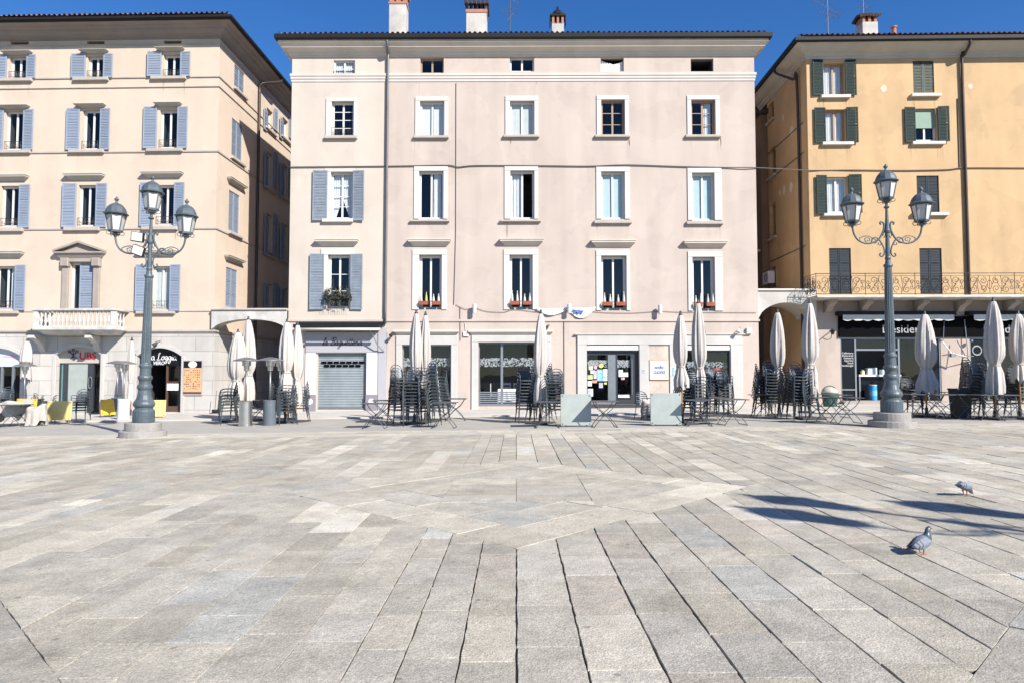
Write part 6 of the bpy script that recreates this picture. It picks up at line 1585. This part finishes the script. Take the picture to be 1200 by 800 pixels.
# green bin, dark planter, awning arm, wall lantern
g = on_ground(972.5, 470, .06); g.x = at_depth(972.5, 460, 27.5).x; t = thing('litter_bin', 'green litter bin with beige domed lid beside the black shop', 'bin', (g.x, 27.5, zg(g.x))); t.scale = (.85, .85, .85); q = MB(); q.lathe([(0, .28), (.02, .30), (.55, .36), (.58, .38), (.62, .38), (.62, .3)], 20); q.build('body', 'bin_green', t)
q = MB(); q.lathe([(.62, .37), (.72, .35), (.84, .26), (.9, .10), (.91, .02)], 20); q.build('lid', 'lid_beige', t, smooth=True); q = MB(); q.tube([(.38 * cos(a), .02, .6 + .36 * sin(a)) for a in [pi * k / 12 for k in range(13)]], .025, 6); q.build('hoop', 'bin_green', t)
g = on_ground(1131, 489.5); t = thing('planter', 'tall dark square planter between the tables on the right', 'planter', (g.x, g.y + .2, gz(g.x) + .004)); q = MB(); q.add([(-.19, -.19, 0), (.19, -.19, 0), (.19, .19, 0), (-.19, .19, 0), (-.23, -.23, .86), (.23, -.23, .86), (.23, .23, .86), (-.23, .23, .86)], [(0, 3, 2, 1), (4, 5, 6, 7), (0, 1, 5, 4), (1, 2, 6, 5), (2, 3, 7, 6), (3, 0, 4, 7)]); q.build('pot', 'base_dark', t); q = MB(); q.sweep(-.23, .23, .23, [(0, .84), (.02, .84), (.02, .9), (-.05, .9)]); q.build('rim', 'base_dark', t)
x, z = FR.pl(1119, 399, -.3); t = thing('awning_mechanism', 'folded white awning arms against the beige pier between the black shops', 'awning arm', FR.world(x, 0, z), rr)
q = MB(); q.tube([(-.55, -.25, .03), (-.2, -.4, -.55)], .02, 6); q.tube([(.15, -.2, .02), (.28, -.5, -.62), (.75, -.3, -.66)], .022, 6); q.tube([(-.55, -.3, -.62), (-.2, -.45, -.55), (.28, -.5, -.68)], .03, 6); q.build('arms', 'alu', t)
q = MB(); q.obox((-.2, -.45, -.62), Vector((1, 0, 0)), Vector((0, 1, 0)), Vector((0, 0, 1)), .1, .08, .07); q.lathe([(-.04, .07), (.04, .07)], 12, (-.55, -.25, 0)); q.lathe([(-.04, .07), (.04, .07)], 12, (.75, -.2, 0)); q.build('joint', 'alu', t)
q = MB(); q.tube([(.55, -.1, .9), (.6, -.15, -.2), (.72, -.12, -2.6)], .02, 6); q.build('crank_rod', 'frame_grey', t)
q = MB(); q.tube([(-.3, -.1, .9), (-.42, -.2, .02)], .014, 5); q.build('stay', 'alu', t)
x, z = FR.pl(974, 388, -.3); t = thing('wall_bracket', 'black iron bracket with a small lantern at the corner of the ochre house', 'wall lamp', FR.world(x, 0, z), rr)
q = MB(); q.tube([(.1, -.001, .0), (.05, -.3, .05), (-.05, -.55, .02)], .02, 6); q.tube(smooth_pl([(.1, -.001, -.3), (.08, -.15, -.2), (.05, -.28, 0)], 4), .014, 5); q.build('bracket', 'iron_black', t)
q = MB(); q.lathe([(-.12, .06), (.02, .10), (.04, .16), (.08, .05), (.14, .02)], 8, (-.05, -.55, -.04)); q.build('lantern', 'iron_black', t)
# chair with a cloth, dust sheet, street clutter
g = on_ground(757, 491); c = copy_tree(proto['metal'], 'single pale-lit chair holding a crumpled cloth before the glass door', (g.x, g.y + .2, gz(g.x) + .004), .25); c['group'] = 'slatted metal cafe chairs stacked on the terrace'
def drape(name, lb, loc, rx, ry, h, m, seed, low=.0):
    r_ = random.Random(seed); q = MB(); n, N = 64, 16; ph = [r_.uniform(0, 6.28) for _ in range(6)]
    for j in range(N + 1):
        s_ = j / N
        for k in range(n):
            th = 2 * pi * k / n; top = min(1, s_ / .5); hang = max(0, (s_ - .5) / .5)
            f = top * (1 + hang * (.12 + .16 * sin(7 * th + ph[0]) + .10 * sin(11 * th + ph[1] + hang * 2)))
            z = h * (1 + .10 * sin(2 * th + ph[2]) * top + .07 * sin(3.3 * top * cos(th) + ph[3])) - hang * h * (.62 + .22 * sin(3 * th + ph[4]) + low) - .03 * top * abs(sin(4 * th + ph[5]))
            q.v.append((rx * f * cos(th), ry * f * sin(th), max(.02, z)))
    q.f = [(j * n + k, j * n + (k + 1) % n, (j + 1) * n + (k + 1) % n, (j + 1) * n + k) for j in range(N) for k in range(n)]; q.m = [0] * len(q.f)
    o = q.build(name, m, smooth=True, loc=loc, fixn=True); return tag(o, lb, 'cloth')
drape('crumpled_cloth', 'crumpled grey cloth on the single chair before the glass door', (g.x + .18, g.y + .12, gz(g.x) + .006), .28, .22, .58, 'cloth_beige', 3, .25)
g = on_ground(10, 499); drape('dust_sheet', 'grey beige dust sheet thrown over the table at the left edge', (g.x + .02, g.y + .22, gz(g.x) + .006), .56, .44, .80, 'cloth_beige', 5, .0)
g = on_ground(37, 499); drape('dust_sheet', 'bunched grey beige dust sheet trailing to the ground left of the pale yellow table', (g.x, g.y + .2, gz(g.x) + .006), .30, .26, .66, 'cloth_beige', 9, .33)
g = on_ground(252, 478, .06); g.x = at_depth(252, 470, 28.4).x; t = thing('broom_pan', 'long handled dustpan standing by the wall at the left alley', 'dustpan', (g.x, 28.4, zg(g.x))); q = MB(); q.tube([(0, 0, .1), (.02, .08, .95)], .012, 6); q.build('handle', 'iron_grey', t); q = MB(); q.box(-.16, .16, -.14, .1, 0, .03); q.box(-.16, .16, .08, .1, .03, .16); q.build('pan', 'iron_black', t)
# thin dark mats on the terrace
for (px, py, w_, lb) in ((660, 486.5, .0, ''),): pass

# ================================================================== AERIALS
def aerial(px, py0, py1, Y, lb, arms, seed):
    r_ = random.Random(seed); a = at_depth(px, py1, Y); b = at_depth(px, py0, Y); h = b.z - a.z
    t = thing('roof_aerial', lb, 'aerial', (a.x, Y, a.z - .6)); q = MB(); q.tube([(0, 0, 0), (0, 0, h + .6)], .02, 6); q.build('mast', 'iron_grey', t)
    for (zf, L, th, n) in arms:
        z = .6 + h * zf; dx, dz = cos(th), sin(th); q = MB(); q.tube([(-dx * L * .5, 0, z - dz * L * .5), (dx * L * .5, 0, z + dz * L * .5)], .010, 5)
        for k in range(n):
            s_ = -.5 + k / (n - 1); e = .16 + .08 * (k / n); cx, cz = dx * L * s_, z + dz * L * s_
            q.tube([(cx - e * sin(th) * .8, -e, cz + e * cos(th) * .8), (cx + e * sin(th) * .8, e, cz - e * cos(th) * .8)], .007, 4)
        q.build('yagi_arm', 'alu', t)
aerial(598, -6, 41, 33, 'roof aerial right of the dark tiled chimney', ((.9, 1.0, -.5, 6), (.62, .8, .25, 6), (.45, .5, .9, 4)), 1)
aerial(970.5, -3, 41, 33, 'roof aerial with crossed arms left of the chimney on the ochre house', ((.95, .6, .2, 4), (.72, 1.5, -.5, 9), (.55, .9, -.3, 7), (.42, .5, .8, 4)), 2)
aerial(1012, -4, 18, 34.5, 'roof aerial rising behind the chimney on the ochre house', ((.7, .9, -.9, 5), (.35, .6, .3, 4)), 3)

# ================================================================== PIGEONS
def pigeon(px, py, deg, peck, lb):
    g = on_ground(px, py); t = thing('pigeon', lb, 'pigeon', (g.x, g.y, gz(g.x)), radians(deg))
    if not peck:
        sp = [(-.185, .075, .022, .005), (-.15, .082, .034, .009), (-.11, .095, .040, .018), (-.07, .112, .052, .036), (-.03, .124, .062, .052), (.015, .134, .066, .060), (.05, .148, .060, .060), (.075, .172, .045, .046), (.085, .200, .031, .034), (.088, .226, .025, .026), (.096, .248, .0225, .0235), (.113, .256, .018, .019), (.128, .252, .008, .009), (.140, .248, .005, .005), (.152, .242, .002, .002)]
        he = (.108, .238, .0185); sp = [(x, z - .020, a, b) for x, z, a, b in sp]
    else:
        sp = [(-.185, .150, .022, .005), (-.15, .146, .034, .009), (-.11, .142, .042, .020), (-.07, .138, .054, .040), (-.03, .134, .063, .054), (.015, .128, .066, .060), (.055, .112, .058, .056), (.088, .088, .042, .043), (.108, .064, .030, .031), (.122, .046, .024, .024), (.136, .036, .021, .0215), (.150, .028, .016, .016), (.160, .02, .007, .007), (.168, .012, .005, .005), (.176, .004, .002, .002)]
        he = (.142, .036, .019)
    q = MB(); n = 14; N = len(sp)
    for i, (x, z, rx, rz_) in enumerate(sp):
        a, b = sp[max(i - 1, 0)], sp[min(i + 1, N - 1)]; tx, tz = b[0] - a[0], b[1] - a[1]; L = sqrt(tx * tx + tz * tz); nx, nz = -tz / L, tx / L
        for k in range(n): th = 2 * pi * k / n; q.v.append((x + nx * rz_ * sin(th), rx * cos(th), z + nz * rz_ * sin(th)))
    for i in range(N - 1):
        mi = 2 if i < 2 else (0 if i < 6 else (1 if i < 11 else (3 if i >= 12 else 0)))
        for k in range(n): q.f.append((i * n + k, i * n + (k + 1) % n, (i + 1) * n + (k + 1) % n, (i + 1) * n + k)); q.m.append(mi)
    q.f += [tuple(range(n)), tuple((N - 1) * n + k for k in range(n))]; q.m += [2, 3]
    q.build('body', ['pigeon_grey', 'pigeon_neck', 'pigeon_dark', 'beak'], t, smooth=True, fixn=True)
    tl = -.02 if not peck else .02
    for s_ in (-1, 1):
        q = MB(); rows, cols = 16, 6
        for i in range(rows + 1):
            u_ = i / rows; x = .045 - .19 * u_; zc = (.118 - .05 * u_) if not peck else (.132 + .018 * u_); hgt = .042 * sin(pi * min(1, .22 + u_ * .78)) + .006
            for j in range(cols + 1):
                v = -1 + 2 * j / cols; q.v.append((x - .01 * v * v, s_ * ((.071 - .028 * u_ * u_) - .016 * v * v - .012 * (v > .5)), zc + .008 + hgt * v))
        for i in range(rows):
            for j in range(cols): a = i * (cols + 1) + j; q.f.append((a, a + 1, a + cols + 2, a + cols + 1)); q.m.append(1 if i in (8, 11) or i >= 14 else 0)
        q.build('wing', ['pigeon_pale', 'pigeon_dark'], t, smooth=True, fixn=True)
        q = MB(); fx = s_ * .015; yb = s_ * .028; q.tube([(-.005, yb, .075), (.0 + fx * .4, yb, .035), (.004 + fx, yb, .006)], [.011, .0055, .0045], 6)
        for a_ in (-.6, 0, .6, pi): q.tube([(.004 + fx, yb, .006), (.004 + fx + .032 * cos(a_), yb + .032 * sin(a_), .003)], .0035, 5)
        q.build('leg', 'pigeon_leg', t)
        q = MB(); q.lathe([(-.004, .001), (-.002, .004), (.002, .004), (.004, .001)], 8); q.v = [(he[0] + a, s_ * he[2] + b, he[1] + c) for a, b, c in q.v]; q.build('eye', 'eye_orange', t)
    t.scale = (.88, .88, .88)
    return t
pigeon(1080, 648.5, 22, False, 'grey pigeon standing upright on the slabs, nearer the camera')
pigeon(1131, 580, 24, True, 'grey pigeon pecking at the slabs, farther from the camera')

# ================================================================== LIGHT, SKY, CAMERA
w = bpy.data.worlds.new('World'); S.world = w; w.use_nodes = True; nt = w.node_tree; nt.nodes.clear()
out = nt.nodes.new('ShaderNodeOutputWorld'); bg = nt.nodes.new('ShaderNodeBackground'); sky = nt.nodes.new('ShaderNodeTexSky')
SD = Vector((.93, -1.0, 0)).normalized(); EL = radians(36)
sky.sky_type = 'NISHITA'; sky.sun_disc = False; sky.sun_elevation = EL; sky.sun_rotation = atan2(SD.x, SD.y); sky.altitude = 1200; sky.air_density = 1.0; sky.dust_density = .15; sky.ozone_density = 4.0
bg.inputs['Strength'].default_value = .092
hs = nt.nodes.new('ShaderNodeHueSaturation'); hs.inputs['Saturation'].default_value = 1.25; hs.inputs['Hue'].default_value = .508
nt.links.new(sky.outputs[0], hs.inputs['Color']); nt.links.new(hs.outputs[0], bg.inputs[0]); nt.links.new(bg.outputs[0], out.inputs[0])
sl = bpy.data.lights.new('sun', 'SUN'); sl.energy = 4.7; sl.angle = radians(.53); sl.color = (1.0, .95, .875)
so = bpy.data.objects.new('sun', sl); COL.objects.link(so)
d = Vector((SD.x * cos(EL), SD.y * cos(EL), sin(EL))); so.rotation_euler = d.to_track_quat('Z', 'Y').to_euler(); so.location = (20, -20, 30)
cd = bpy.data.cameras.new('camera'); cd.sensor_width = 36; cd.lens = 24; cd.clip_start = .05; cd.clip_end = 2000
co = bpy.data.objects.new('camera', cd); COL.objects.link(co); co.location = (0, 0, EYE); co.rotation_euler = (pi / 2 + PITCH, 0, YAW); S.camera = co
S.view_settings.view_transform = 'Standard'; S.view_settings.look = 'None'; S.view_settings.exposure = .88; S.view_settings.gamma = 1
S.view_settings.use_curve_mapping = False
S.render.engine = 'CYCLES'; S.cycles.use_denoising = True; S.cycles.max_bounces = 8; S.cycles.transparent_max_bounces = 12; S.cycles.caustics_reflective = False
